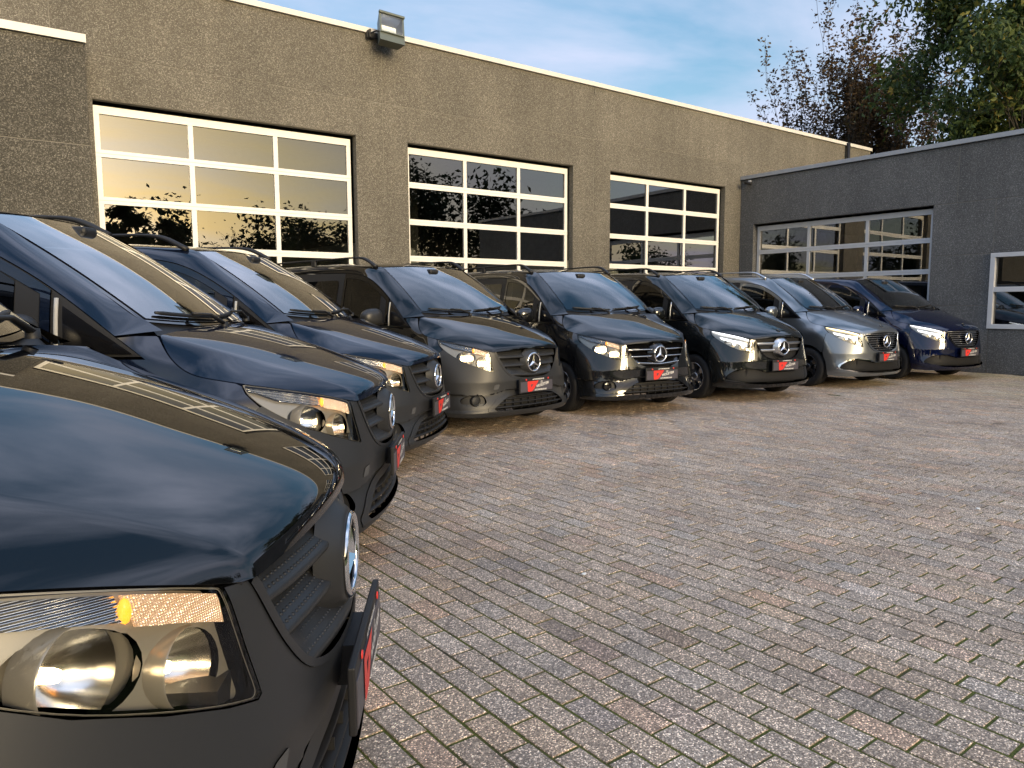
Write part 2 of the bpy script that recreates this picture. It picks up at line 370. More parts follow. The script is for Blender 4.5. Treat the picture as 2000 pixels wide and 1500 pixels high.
YF = 12.64; XW = 16.55
def sectional_door(parent, axis, plane, a0, a1, ztop, mull, row, mat, zbot=0.02, nmull_w=0.075):
    """glazed sectional door; the frame is one part, each pane a sub-part"""
    def P(a, d, z): return (a, plane+d, z) if axis == 'Y' else (plane+d, a, z)
    mb = MB(); dep = 0.05
    rails = [ztop-k*row for k in range(0, 8) if ztop-k*row > zbot+0.2]+[zbot+0.05]
    cols = [a0]+mull+[a1]
    def bar(aa, ab, za, zb, d0=0.0, d1=dep): mb.box2(P(aa, d0, za), P(ab, d1, zb))
    for k, z in enumerate(rails):
        if k == 0: bar(a0, a1, z-0.115, z)
        else:
            bar(a0, a1, z+0.004, z+0.054); bar(a0, a1, z-0.052, z-0.002); bar(a0, a1, z-0.01, z+0.01, 0.012, dep-0.004)
    for i, a in enumerate(cols):
        w = nmull_w/2
        for k in range(len(rails)-1):
            zt = rails[k]-(0.115 if k == 0 else 0.052); zb = rails[k+1]+0.054
            if i == 0: bar(a, a+0.075, zb, zt, 0.003, dep-0.003)
            elif i == len(cols)-1: bar(a-0.075, a, zb, zt, 0.003, dep-0.003)
            else: bar(a-w, a+w, zb, zt, 0.003, dep-0.003)
    door = mb.obj('sectional_door', mat, parent)
    rs = random.Random(int(a0*10))
    for k in range(len(rails)-1):
        zt = rails[k]-(0.115 if k == 0 else 0.052)+0.01; zb = rails[k+1]+0.044
        for i in range(len(cols)-1):
            c0 = cols[i]+0.03; c1 = cols[i+1]-0.03
            # acrylic panes are never quite flat: a shallow bulge
            N = 6; V = []; F = []
            bow = rs.uniform(-0.0008, 0.0008); sx = rs.uniform(-0.003, 0.003)
            for jj in range(N+1):
                for ii in range(N+1):
                    x, y = ii/N, jj/N
                    V.append(P(c0+(c1-c0)*x, dep*0.6+bow*16*x*(1-x)*y*(1-y)+sx*(x-0.5), zb+(zt-zb)*y))
            for jj in range(N):
                for ii in range(N):
                    q = jj*(N+1)+ii; F.append((q, q+1, q+N+2, q+N+1))
            obj('pane', mesh('pane', V, F, True), PANE, door)
    return door
hall = tag(empty('workshop_hall', (10, YF, 0)), 'long flat-roofed workshop hall of brown-grey washed concrete with three glazed doors', 'building')
hall.location = (0, 0, 0)
XE = 22.8
def ztop(x): return 6.305-0.0069*(x-3.9)
bays = [-9.1, -3.98, 1.14, 6.26, 11.39, 16.52, 21.65, XE]
DOORS = [(1.63, 5.67), (6.77, 10.73), (11.90, 15.86)]
ZL = 4.42; ZJ = 5.045; ZP = 3.48
for i in range(len(bays)-1):
    a, b = bays[i], bays[i+1]
    slab(hall, 'wall_panel', [(a, ZJ), (b, ZJ), (b, ztop(b)-0.085), (a, ztop(a)-0.085)], CONC, 'Y', YF, 0.15, bev=0.004)
for i, (d0, d1) in enumerate(DOORS):
    a, b = bays[i+2], bays[i+3]
    slab(hall, 'wall_panel', [(a, ZP), (d0-0.01, ZP), (d0-0.01, ZL), (d1+0.045, ZL), (d1+0.045, ZP), (b, ZP), (b, ZJ), (a, ZJ)], CONC, 'Y', YF, 0.15, bev=0.004)
piers = [(bays[2]-0.45, DOORS[0][0]-0.01), (DOORS[0][1]+0.045, DOORS[1][0]-0.01), (DOORS[1][1]+0.045, DOORS[2][0]-0.01), (DOORS[2][1]+0.045, XW+0.4)]
for a, b in piers:
    slab(hall, 'wall_panel', rect(a, b, 0.0, ZP), CONC, 'Y', YF, 0.15, bev=0.004)
slab(hall, 'wall_panel', rect(-9.1, bays[2]-0.45, 0.0, ZJ), CONC, 'Y', YF, 0.15)
slab(hall, 'wall_panel', rect(bays[2]-0.45, bays[2], ZP, ZJ), CONC, 'Y', YF, 0.15)
slab(hall, 'wall_panel', rect(bays[5], XE, ZP, ZJ), CONC, 'Y', YF, 0.15)
mb = MB()   # filled joints and the structure behind the panels
mb.box2((-9.1, YF+0.005, ZL), (XE-0.01, YF+0.14, 6.0))
for a, b in piers: mb.box2((a+0.012, YF+0.005, 0.0), (b-0.012, YF+0.14, ZL))
mb.box2((-9.1, YF+0.005, 0), (bays[2]-0.44, YF+0.14, ZL)); mb.box2((XW+0.39, YF+0.005, 0), (XE-0.01, YF+0.14, ZL))
mb.obj('joint_filler', JOINT, hall)
mb = MB()   # shell: side walls, back wall, roof, floor
mb.box2((-9.1, YF+0.15, 0), (-8.9, 22.0, 6.1)); mb.box2((XE-0.2, YF+0.15, 0), (XE, 22.0, 6.05)); mb.box2((-8.9, 21.8, 0), (XE-0.2, 22.0, 6.05))
mb.box2((-8.9, YF+0.15, 5.8), (XE-0.2, 21.8, 6.0)); mb.box2((-8.9, YF+0.15, -0.01), (XE-0.2, 21.8, 0.004))
for x in (4.0, 9.0, 14.0): mb.box2((x-0.12, 16.6, 0.004), (x+0.12, 16.9, 5.8))
mb.obj('interior_shell', DARKIN, hall)
mb = MB(); mb.poly([(-9.1, YF-0.045, ztop(-9.1)-0.088), (XE+0.03, YF-0.045, ztop(XE)-0.088), (XE+0.03, YF-0.045, ztop(XE)), (-9.1, YF-0.045, ztop(-9.1))], (0, 0.45, 0))
mb.obj('coping', COPING, hall)
mb = MB(); mb.tube([(21.42, YF-0.09, ztop(21.4)-0.02), (21.42, YF-0.09, 4.3)], 0.05, 10); mb.box((21.42, YF-0.06, 5.6), (0.13, 0.1, 0.03)); mb.obj('downpipe', BLACK, hall)
for i, (d0, d1) in enumerate(DOORS):
    w = (d1-d0)/3
    sectional_door(hall, 'Y', YF+0.135, d0, d1, 4.36, [d0+w, d0+2*w], 0.687, FRAME)

# lower annex at the left end of the hall
YA = 12.2
annex = tag(empty('annex'), 'low dark washed-concrete annex with white roof edge left of the hall', 'building')
for z0, z1 in ((0, 1.15), (1.15, 3.66), (3.66, 5.04)):
    slab(annex, 'wall_panel', rect(-8.0, 1.50, z0, z1), CONC3, 'Y', YA, 0.30, gap=0.006, bev=0.004)
mb = MB(); mb.box2((-7.99, YA+0.005, 0), (1.49, YA+0.29, 5.0)); mb.obj('joint_filler', JOINT, annex)
mb = MB(); mb.box2((-8.02, YA-0.04, 5.045), (1.52, YF-0.05, 5.155)); mb.obj('coping', COPING, annex)

# right-hand building, its face at a right angle to the hall
shed = tag(empty('side_building'), 'dark grey washed-concrete side building at a right angle to the hall, right edge', 'building')
RD0, RD1, RZT = 7.77, 12.19, 3.43
YE = 0.4
def rp(o): slab(shed, 'wall_panel', o, CONC2, 'X', XW, 0.15, gap=0.005, bev=0.004)
rp([(RD1+0.02, 2.98), (YF-0.002, 2.98), (YF-0.002, 4.62), (7.28, 4.62), (7.28, 3.46), (RD1+0.02, 3.46)])
rp(rect(RD1+0.02, YF-0.002, 0, 2.98))
rp(rect(YE, 7.28, 3.46, 4.62))
W0, W1, WZ0, WZ1 = 4.9, 6.555, 0.90, 2.40
rp(rect(W1, RD0-0.02, 2.40, 3.46)); rp(rect(YE, W1, 2.40, 3.46))
rp(rect(W1, RD0-0.02, 1.36, 2.40)); rp([(W1, 0), (RD0-0.02, 0), (RD0-0.02, 1.36), (W1, 1.36)])
rp(rect(YE, W0, 0.0, 2.40)); rp(rect(W0, W1, 0, WZ0))
mb = MB()
mb.box2((XW+0.005, 7.75, 3.47), (XW+0.14, YF-0.01, 4.6)); mb.box2((XW+0.005, YE+0.01, 2.42), (XW+0.14, 7.74, 4.6))
mb.box2((XW+0.005, W1+0.012, 0), (XW+0.14, 7.74, 2.41)); mb.box2((XW+0.005, YE+0.01, 0), (XW+0.14, W0-0.012, 2.41)); mb.box2((XW+0.005, W0, 0), (XW+0.14, W1, WZ0-0.01)); mb.box2((XW+0.005, RD1+0.03, 0), (XW+0.14, YF-0.01, 3.46))
mb.obj('joint_filler', JOINT, shed)
mb = MB(); mb.box2((XW-0.045, YE-0.03, 4.635), (XW+0.35, YF-0.003, 4.725)); mb.obj('coping', COPINGD, shed)
mb = MB(); mb.box2((XW+0.3, YE, 4.3), (22.5, YF-0.01, 4.6)); mb.box2((22.3, YE, 0), (22.5, YF-0.01, 4.3)); mb.box2((XW+0.15, YE, 0), (22.3, YE+0.2, 4.3)); mb.box2((XW+0.15, YE+0.2, -0.01), (22.3, YF-0.01, 0.004))
mb.obj('interior_shell', DARKIN, shed)
w = (RD1-RD0)/3
sectional_door(shed, 'X', XW+0.135, RD0, RD1, 3.41, [RD0+w, RD0+2*w], 0.66, FRAMEG)
mb = MB(); x0 = XW-0.03
def wb(ya, yb, za, zb, d=0.0): mb.box2((x0+d, ya, za), (XW+0.11, yb, zb), bevel=0.006)
wb(W0-0.03, W1+0.03, WZ1-0.085, WZ1); wb(W0-0.03, W1+0.03, WZ0, WZ0+0.09); wb(W1-0.06, W1+0.03, WZ0+0.09, WZ1-0.085, 0.003); wb(W0-0.03, W0+0.06, WZ0+0.09, WZ1-0.085, 0.003); wb(W0+0.06, W1-0.06, 1.63, 1.73, 0.006)
win = mb.obj('window', FRAMEG, shed)
for za, zb in ((WZ0+0.08, 1.64), (1.72, WZ1-0.08)):
    obj('pane', mesh('pane', [(XW+0.05, W0+0.05, za), (XW+0.05, W1-0.05, za), (XW+0.05, W1-0.05, zb), (XW+0.05, W0+0.05, zb)], [(0, 1, 2, 3)]), PANE, win)

# floodlight under the roof edge
FLG = simple('floodlight_casing', (0.115, 0.135, 0.118), 0.45, 0.3, noise=0.1)
CLEAR = glassy('clear_cover', (0.86, 0.88, 0.86), 1.2)
CHROME = simple('chrome', (0.86, 0.86, 0.87), 0.07, 1.0)
SILVER = simple('satin_silver', (0.62, 0.63, 0.65), 0.28, 1.0)
fl = tag(empty('floodlight', (6.27, YF-0.06, 6.18)), 'grey-green box floodlight tilted down at the roof edge of the hall', 'floodlight')
M = Matrix.Translation((0, -0.26, 0.0)) @ Matrix.Rotation(R(-6), 4, 'Z') @ Matrix.Rotation(R(-20), 4, 'X') @ Matrix.Rotation(R(6), 4, 'Y')
hw, hh = 0.225, 0.285
V = [(-hw, -.12, -hh), (hw, -.12, -hh), (hw, -.12, hh), (-hw, -.12, hh), (-hw*.8, .13, -hh*.75), (hw*.8, .13, -hh*.75), (hw*.8, .13, hh*.8), (-hw*.8, .13, hh*.8),
     (-hw+.035, -.12, -hh+.16), (hw-.035, -.12, -hh+.16), (hw-.035, -.12, hh-.04), (-hw+.035, -.12, hh-.04), (-hw*.62, .06, -hh*.1), (hw*.62, .06, -hh*.1), (hw*.62, .06, hh*.6), (-hw*.62, .06, hh*.6)]
F = [(0, 1, 9, 8), (1, 2, 10, 9), (2, 3, 11, 10), (3, 0, 8, 11), (0, 4, 5, 1), (1, 5, 6, 2), (2, 6, 7, 3), (3, 7, 4, 0), (4, 7, 6, 5)]
mb = MB().add(V, F, False, M); mb.box((0, -.135, hh-.02), (2*hw+.02, .05, .04), M, .008); mb.box((0, -.135, -hh+.155), (2*hw-.02, .03, .018), M, .004)
mb.obj('casing', FLG, fl)
MB().add(V[8:], [(0, 4, 5, 1), (1, 5, 6, 2), (2, 6, 7, 3), (3, 7, 4, 0), (4, 7, 6, 5)], False, M).obj('reflector', SILVER, fl)
MB().add([(p[0], -.117, p[2]) for p in V[8:12]], [(0, 1, 2, 3)], False, M).obj('glass', CLEAR, fl)
mb = MB(); mb.box((-.30, -.05, -.02), (.03, .12, .14), bevel=.006); mb.tube([(-.30, -.05, -.02), (-.26, -.26, -.02), (.24, -.26, -.02)], .014, 8); mb.box((-.2, -.012, -.02), (.26, .03, .1), bevel=.005); mb.obj('bracket', BLACK, fl)

# little security camera in the inner corner
cc = tag(empty('security_camera', (XW, 12.36, 4.50)), 'small dark security camera in the inner corner under the roof edge', 'camera')
mb = MB(); mb.box((-.02, 0, .06), (.04, .08, .08), bevel=.008); mb.tube([(-.03, 0, .06), (-.09, 0, .045)], .014, 8); mb.obj('bracket', FRAMEG, cc)
mb = MB(); mb.lathe([(0, -.10), (.034, -.10), (.04, -.09), (.04, .07), (.02, .085), (0, .085)], 16, 'Y', Matrix.Translation((-.12, -.01, .02)) @ Matrix.Rotation(R(25), 4, 'Z') @ Matrix.Rotation(R(12), 4, 'X')); mb.obj('housing', BLACK, cc)

# two white chips of stone lying on the paving
STONE = simple('white_stone', (0.75, 0.74, 0.70), 0.7, noise=0.1)
def pebble(px, py, r, lab):
    c = unproject(px, py); bm = bmesh.new(); bmesh.ops.create_icosphere(bm, subdivisions=2, radius=r)
    for v in bm.verts:
        k = 1+0.25*math.sin(v.co.x*190+v.co.y*130)+0.15*math.sin(v.co.z*300); v.co = Vector((v.co.x*1.45*k, v.co.y*k, v.co.z*0.6*k))
    me = bpy.data.meshes.new('pebble'); bm.to_mesh(me); bm.free()
    tag(obj('pebble', me, STONE, loc=(c[0], c[1], r*0.5), rot=(0, 0, R(35))), lab, 'pebble')
pebble(1141, 1124, 0.011, 'small white stone chip on the paving in front of the third van')
pebble(1911, 996, 0.013, 'small white stone chip on the paving near the right edge')

# white vans standing inside the hall, seen dimly through the glazing
WHITE = simple('white_van_paint', (0.78, 0.78, 0.75), 0.3, coat=0.5)
def white_van(x, y, zt, lab):
    t = tag(empty('white_van', (x, y, 0)), lab, 'van', 'white vans inside the hall')
    bm = bmesh.new(); bmesh.ops.create_cube(bm, size=1.0)
    for v in bm.verts: v.co = Vector((v.co.x*2.0, (v.co.y+.5)*5.6, .35+(v.co.z+.5)*(zt-.35)))
    for v in bm.verts:
        if v.co.y < 1 and v.co.z > 1: v.co.y += 0.75; v.co.x *= .93
    bmesh.ops.bevel(bm, geom=list(bm.edges), offset=.24, segments=5, affect='EDGES', profile=.5)
    me = bpy.data.meshes.new('body'); bm.to_mesh(me); bm.free(); me.polygons.foreach_set('use_smooth', [True]*len(me.polygons)); obj('body', me, WHITE, t)
    mb = MB(); mb.poly([(-.78, .40, 1.35), (.78, .40, 1.35), (.70, .64, 2.05), (-.70, .64, 2.05)], (0, -.04, .01)); mb.obj('windscreen', BLACK, t)
    mb = MB(); mb.box((0, .02, .75), (1.2, .06, .3), bevel=.02); mb.obj('grille', BLACK, t)
    for sx in (-1, 1):
        for yy in (1.0, 4.4): MB().lathe([(.0, .12), (.2, .12), (.33, .1), (.34, 0), (.33, -.1), (0, -.12)], 24, 'X', Matrix.Translation((sx*.86, yy, .34))).obj('wheel', BLACK, t)
white_van(7.16, 13.9, 2.72, 'white van dimly seen inside the hall behind the middle glazed door')
white_van(13.2, 13.9, 2.55, 'white van dimly seen inside the hall behind the right-hand glazed door')
# ------------------------------------------------------------------ trees
BARK = simple('bark', (0.045, 0.038, 0.030), 0.9, noise=0.3)
def leaf_mat(name, cols):
    t = NT(name); at = t.node('ShaderNodeAttribute', attribute_name='tint')
    r = t.ramp((at, 'Fac'), cols)
    df = t.pr(Base_Color=r, Roughness=0.6, Specular_IOR_Level=0.3)
    tl = t.node('ShaderNodeBsdfTranslucent', {'Color': r})
    return t.done(t.node('ShaderNodeMixShader', {0: 0.28, 1: df, 2: tl}))
LEAF_G = leaf_mat('leaf_green', [(0.0, (0.030, 0.052, 0.014)), (0.5, (0.060, 0.095, 0.024)), (0.85, (0.11, 0.135, 0.035)), (1.0, (0.26, 0.20, 0.04))])
LEAF_B = leaf_mat('leaf_bronze', [(0.0, (0.045, 0.028, 0.016)), (0.5, (0.085, 0.052, 0.028)), (0.85, (0.13, 0.085, 0.036)), (1.0, (0.17, 0.13, 0.04))])
LEAF_D = leaf_mat('leaf_dark', [(0.0, (0.010, 0.018, 0.007)), (1.0, (0.035, 0.05, 0.018))])
def leaves(name, tips, n, size, spread, rs, mat, parent, droop=0.3, aspect=2.1, stretch=(1, 1, 1)):
    tips = np.array(tips); idx = rs.randint(0, len(tips), n)
    c = tips[idx]+rs.normal(0, 1, (n, 3))*spread*np.array(stretch)
    th = rs.uniform(0, 2*np.pi, n); ph = rs.normal(-droop, 0.5, n)
    d = np.stack([np.cos(th)*np.cos(ph), np.sin(th)*np.cos(ph), np.sin(ph)], 1)
    s = np.cross(d, rs.normal(0, 1, (n, 3))); s /= np.linalg.norm(s, axis=1)[:, None]
    L = size*rs.uniform(0.65, 1.3, n)[:, None]; W = L/aspect
    nrm = np.cross(d, s)
    V = np.stack([c, c+d*L*0.5+s*W*0.5+nrm*L*0.08, c+d*L-nrm*L*0.05, c+d*L*0.5-s*W*0.5+nrm*L*0.08], 1).reshape(-1, 3)
    F = np.arange(4*n).reshape(n, 4)
    me = mesh(name, V, F); tint = np.repeat(np.clip(rs.beta(2, 2.4, n)+0.18*rs.normal(0, 1, len(tips))[idx], 0, 1), 4)
    at = me.attributes.new('tint', 'FLOAT', 'POINT'); at.data.foreach_set('value', tint.astype(np.float32))
    return obj(name, me, mat, parent)
def grow(mb, rs, p, d, length, rad, depth, tips, spread=0.5, up=0.15, nseg=4, kids=(3, 4), shrink=0.68, minr=0.006, allp=None):
    pts = [p]; rads = [rad]; q = p.copy(); dd = d.copy()
    for i in range(nseg):
        dd = dd+rs.normal(0, 0.10, 3)+np.array([0, 0, up*0.25]); dd /= np.linalg.norm(dd)
        q = q+dd*length/nseg; pts.append(q.copy()); rads.append(max(minr, rad*(1-0.55*(i+1)/nseg)))
    mb.tube(pts, rads, 6 if depth > 1 else 4, True, False)
    if allp is not None and depth <= 2: allp += pts[1:]
    if depth == 0: tips.append(q); tips.append((pts[-2]+q)/2); return
    for k in range(rs.randint(kids[0], kids[1]+1)):
        j = rs.randint(max(1, nseg-3), nseg+1); o = pts[j]
        nd = dd+rs.normal(0, spread, 3)+np.array([0, 0, up]); nd /= np.linalg.norm(nd)
        grow(mb, rs, o, nd, length*shrink*rs.uniform(0.75, 1.2), rads[j]*0.68, depth-1, tips, spread, up, nseg, kids, shrink, minr, allp)
def broadleaf(name, label, loc, trunk_h, L, rad, depth, seed, nleaf, lsize, mat, spread=0.55, up=0.2, lspread=0.3, kids=(3, 4), group=None, cat='tree', nstem=1, shrink=0.7, droop=0.3, extra=None):
    rs = np.random.RandomState(seed); t = tag(empty(name, loc), label, cat, group); mb = MB(); tips = []; allp = []
    for s in range(nstem):
        d = np.array([rs.normal(0, 0.10), rs.normal(0, 0.10), 1.0]); d /= np.linalg.norm(d)
        p0 = np.array([rs.normal(0, 0.25), rs.normal(0, 0.25), 0.0]) if nstem > 1 else np.zeros(3)
        p1 = p0+d*trunk_h
        mb.tube([p0-np.array([0, 0, 0.1]), p0+d*trunk_h*0.5, p1], [rad*1.15, rad, rad*0.85], 8, True, False)
        for k in range(rs.randint(3, 5)):
            nd = d+rs.normal(0, spread, 3)+np.array([0, 0, up]); nd /= np.linalg.norm(nd)
            grow(mb, rs, p1-d*rs.uniform(0, trunk_h*0.35), nd, L, rad*0.6, depth, tips, spread, up, 4, kids, shrink, 0.008, allp)
    mb.obj('trunk', BARK, t)
    if nleaf: leaves('crown', tips+(allp if extra else []), nleaf, lsize, lspread, rs, mat, t, droop)
    return t
# trees that rise behind the side building
broadleaf('broadleaf_tree', 'tall green broadleaf tree with a few yellow leaves behind the side building', (28.6, 9.6, 0), 2.6, 4.6, 0.28, 5, 14, 60000, 0.20, LEAF_G, spread=0.52, up=0.14, lspread=0.26, shrink=0.69, droop=0.6, kids=(2, 4))
broadleaf('bronze_tree', 'thin bronze-leaved tree with bare upright twigs behind the roof corner', (31.6, 17.9, 0), 3.0, 4.3, 0.20, 3, 5, 21000, 0.19, LEAF_B, spread=0.33, up=0.55, lspread=0.13, nstem=4, shrink=0.74, droop=0.1, kids=(3, 4), extra=True)
# trees behind the photographer, seen only mirrored in the glazed doors and the paintwork
def conifer(label, loc, H, wid, seed):
    rs = np.random.RandomState(seed); t = tag(empty('conifer', loc), label, 'tree', 'trees mirrored in the doors'); mb = MB(); tips = []
    mb.tube([(0, 0, -.1), (0, 0, H*.5), (0, 0, H)], [.22, .15, .03], 7, True, False)
    for k in range(30):
        z = H*(0.12+0.86*k/30); a = rs.uniform(0, 6.28); L = wid*(1.1-z/H)*rs.uniform(.6, 1.15)+.25
        e = np.array([math.cos(a)*L, math.sin(a)*L, z+rs.uniform(-.1, .45)]); mb.tube([(0, 0, z), e*0.5+np.array([0, 0, z*.5]), e], [.05, .035, .01], 4, True, False)
        for s in np.linspace(.35, 1, 7): tips.append(np.array([e[0]*s, e[1]*s, z+(e[2]-z)*s]))
    mb.obj('trunk', BARK, t); leaves('crown', tips, 5000, .34, .2, rs, LEAF_D, t, 0.0, 2.6, (1, 1, .45))
conifer('broad dark conifer mirrored in the left glazed door', (7.3, -22, 0), 7.4, 3.0, 1)
conifer('narrower dark conifer mirrored right of the broad one', (10.0, -23, 0), 6.6, 2.0, 2)
broadleaf('bare_tree', 'bare branching tree mirrored in the left glazed door', (14.6, -22, 0), 1.6, 2.2, .13, 3, 21, 260, .15, LEAF_D, spread=.5, up=.2)
broadleaf('round_tree', 'round leafy tree mirrored at the right of the left glazed door', (19.6, -22, 0), 2.2, 3.0, .22, 3, 22, 6000, .36, LEAF_D, lspread=.5, spread=.6)
broadleaf('mirrored_tree', 'large leafy tree mirrored in the middle glazed door', (27.0, -22, 0), 3.0, 3.9, .26, 3, 23, 6500, .42, LEAF_D, lspread=.55, spread=.55)
for i, (x, y, hh) in enumerate(((-1.5, -24, 2.4), (-7.0, -23, 2.6), (-13, -24, 2.8), (3.0, -27, 2.0), (-20, -26, 3.2))):
    broadleaf('garden_tree', ['leafy garden tree far behind the photographer, first from the conifer', 'leafy garden tree far behind the photographer, second from the conifer', 'leafy garden tree far behind the photographer, third from the conifer', 'low leafy tree behind the broad conifer', 'tallest leafy garden tree far behind the photographer'][i], (x, y, 0), 1.2, hh, .2, 3, 30+i, 4200, .4, LEAF_D, lspread=.5, spread=.6, group='trees mirrored in the doors')

def copy_tree(src, loc, rz, sc, label):
    r = src.copy(); COL.objects.link(r); r.location = loc; r.rotation_euler = (0, 0, rz); r.scale = (sc, sc, sc); r['label'] = label
    for ch in src.children:
        c = ch.copy(); COL.objects.link(c); c.parent = r
_g = [o for o in bpy.data.objects if o.name.startswith('garden_tree')]
for i, (x, y, sc) in enumerate(((-30, -20, 1.1), (-38, -8, 1.2), (34, -20, 1.2), (40, -12, 1.3), (44, -2, 1.3), (37, -27, 1.2), (12, -34, 1.25), (22, -36, 1.3), (-6, -34, 1.2))):
    copy_tree(_g[i % 5], (x, y, 0), i*1.3, sc, 'leafy tree far behind the photographer, out of frame, ' + ['left end of the row', 'far left beyond the row', 'right of the large mirrored tree', 'second right of the mirrored tree', 'rightmost near the side building', 'behind the large mirrored tree', 'behind the bare tree', 'behind the round tree', 'behind the first garden tree'][i])
hd = tag(empty('hedge', (2, -29, 0)), 'long clipped dark hedge closing the yard behind the photographer', 'hedge')
rs = np.random.RandomState(8); tp = np.stack([rs.uniform(-48, 48, 9000), rs.uniform(-.5, .5, 9000), rs.uniform(.1, 3.6, 9000)*rs.uniform(.75, 1.0, 9000)], 1)
leaves('hedge_foliage', tp, 16000, .42, .15, rs, LEAF_D, hd, 0.0, 1.5)
mb = MB(); mb.box2((-48, -.25, 0), (48, .25, 2.7)); mb.obj('hedge_core', simple('hedge_core', (.012, .018, .008), .95), hd)
# ------------------------------------------------------------------ van surfaces (local frame: x = vehicle's left, y = back from the nose, z = up)
def nat_K(t):
    """matrix giving natural-spline second derivatives from values"""
    t = np.asarray(t, float); n = len(t); A = np.eye(n); B = np.zeros((n, n))
    for i in range(1, n-1):
        h0 = t[i]-t[i-1]; h1 = t[i+1]-t[i]
        A[i, i-1] = h0; A[i, i] = 2*(h0+h1); A[i, i+1] = h1
        B[i, i-1] = 6/h0; B[i, i] = -6/h0-6/h1; B[i, i+1] = 6/h1
    return np.linalg.solve(A, B)
def nat_eval(t, P, q, axis_last=False):
    """P: (..., n, dim) values at knots t; q: scalar array (...) evaluated per leading index or (m,)"""
    t = np.asarray(t, float); K = nat_K(t); q = np.asarray(q, float)
    S = np.einsum('ij,...jd->...id', K, P)
    i = np.clip(np.searchsorted(t, q)-1, 0, len(t)-2); h = t[i+1]-t[i]; a = ((t[i+1]-q)/h)[..., None]; b = ((q-t[i])/h)[..., None]; h = h[..., None]
    if P.ndim == 2: P0, P1, S0, S1 = P[i], P[i+1], S[i], S[i+1]
    else:
        r = np.arange(len(q)); P0, P1, S0, S1 = P[r, i], P[r, i+1], S[r, i], S[r, i+1]
    return a*P0+b*P1+((a**3-a)*S0+(b**3-b)*S1)*h*h/6
def curve(pts, n=None, q=None):
    P = np.array(pts, float); d = np.r_[0, np.cumsum(np.linalg.norm(np.diff(P, axis=0), axis=1)**0.75)]; d /= d[-1]
    return nat_eval(d, P, np.linspace(0, 1, n) if q is None else q)
class Surf:
    """spline surface through a grid of knots G[j][i] = point, params us (i) and vs (j)"""
    def __init__(s, us, vs, G, post=None): s.us = np.array(us, float); s.vs = np.array(vs, float); s.G = np.array(G, float); s.post = post
    def raw(s, u, v):
        u = np.asarray(u, float); v = np.asarray(v, float)
        rows = np.stack([nat_eval(s.us, g, u) for g in s.G], 1)     # (N, nv, 3)
        p = nat_eval(s.vs, rows, v)
        return s.post(u, v, p) if s.post else p
    def __call__(s, u, v): return s.raw(u, v)
    def normal(s, u, v, e=1e-3):
        a = s.raw(u+e, v)-s.raw(u-e, v); b = s.raw(u, v+e)-s.raw(u, v-e); n = np.cross(a, b); return n/(np.linalg.norm(n, axis=1)[:, None]+1e-12)
def inpoly(P, poly):
    P = np.asarray(P); x, y = P[:, 0], P[:, 1]; ins = np.zeros(len(P), bool); n = len(poly); j = n-1
    for i in range(n):
        xi, yi = poly[i]; xj, yj = poly[j]
        with np.errstate(divide='ignore', invalid='ignore'):
            c = ((yi > y) != (yj > y)) & (x < (xj-xi)*(y-yi)/(yj-yi+1e-15)+xi)
        ins ^= c; j = i
    return ins
def resample(poly, step, closed=True, sc=(1, 1)):
    out = []; n = len(poly)
    for i in range(n if closed else n-1):
        a = np.array(poly[i], float); b = np.array(poly[(i+1) % n], float); L = np.linalg.norm((b-a)*np.array(sc)); k = max(1, int(math.ceil(L/step)))
        for q in range(k): out.append(a+(b-a)*q/k)
    return np.array(out)
def smooth_loop(pts, per=6):
    """closed smooth loop through points"""
    P = np.array(pts, float); n = len(P); ext = np.vstack([P[-3:], P, P[:4]])
    d = np.r_[0, np.cumsum(np.linalg.norm(np.diff(ext, axis=0), axis=1))]; q = np.concatenate([np.linspace(d[3+i], d[4+i], per, endpoint=False) for i in range(n)])
    return nat_eval(d, ext, q)
def round_loop(pts, rad, k=4):
    """polygon with rounded corners; rad scalar or list"""
    P = np.array(pts, float); n = len(P); out = []
    for i in range(n):
        a, b, c = P[i-1], P[i], P[(i+1) % n]; r = rad[i] if hasattr(rad, '__len__') else rad
        l1 = np.linalg.norm(a-b); l2 = np.linalg.norm(c-b); r1 = min(r, l1*0.48, l2*0.48)
        if r1 < 1e-5: out.append(b); continue
        p = b+(a-b)/l1*r1; q = b+(c-b)/l2*r1
        for t in np.linspace(0, 1, k+1): out.append((1-t)**2*p+2*t*(1-t)*b+t*t*q)
    return np.array(out)
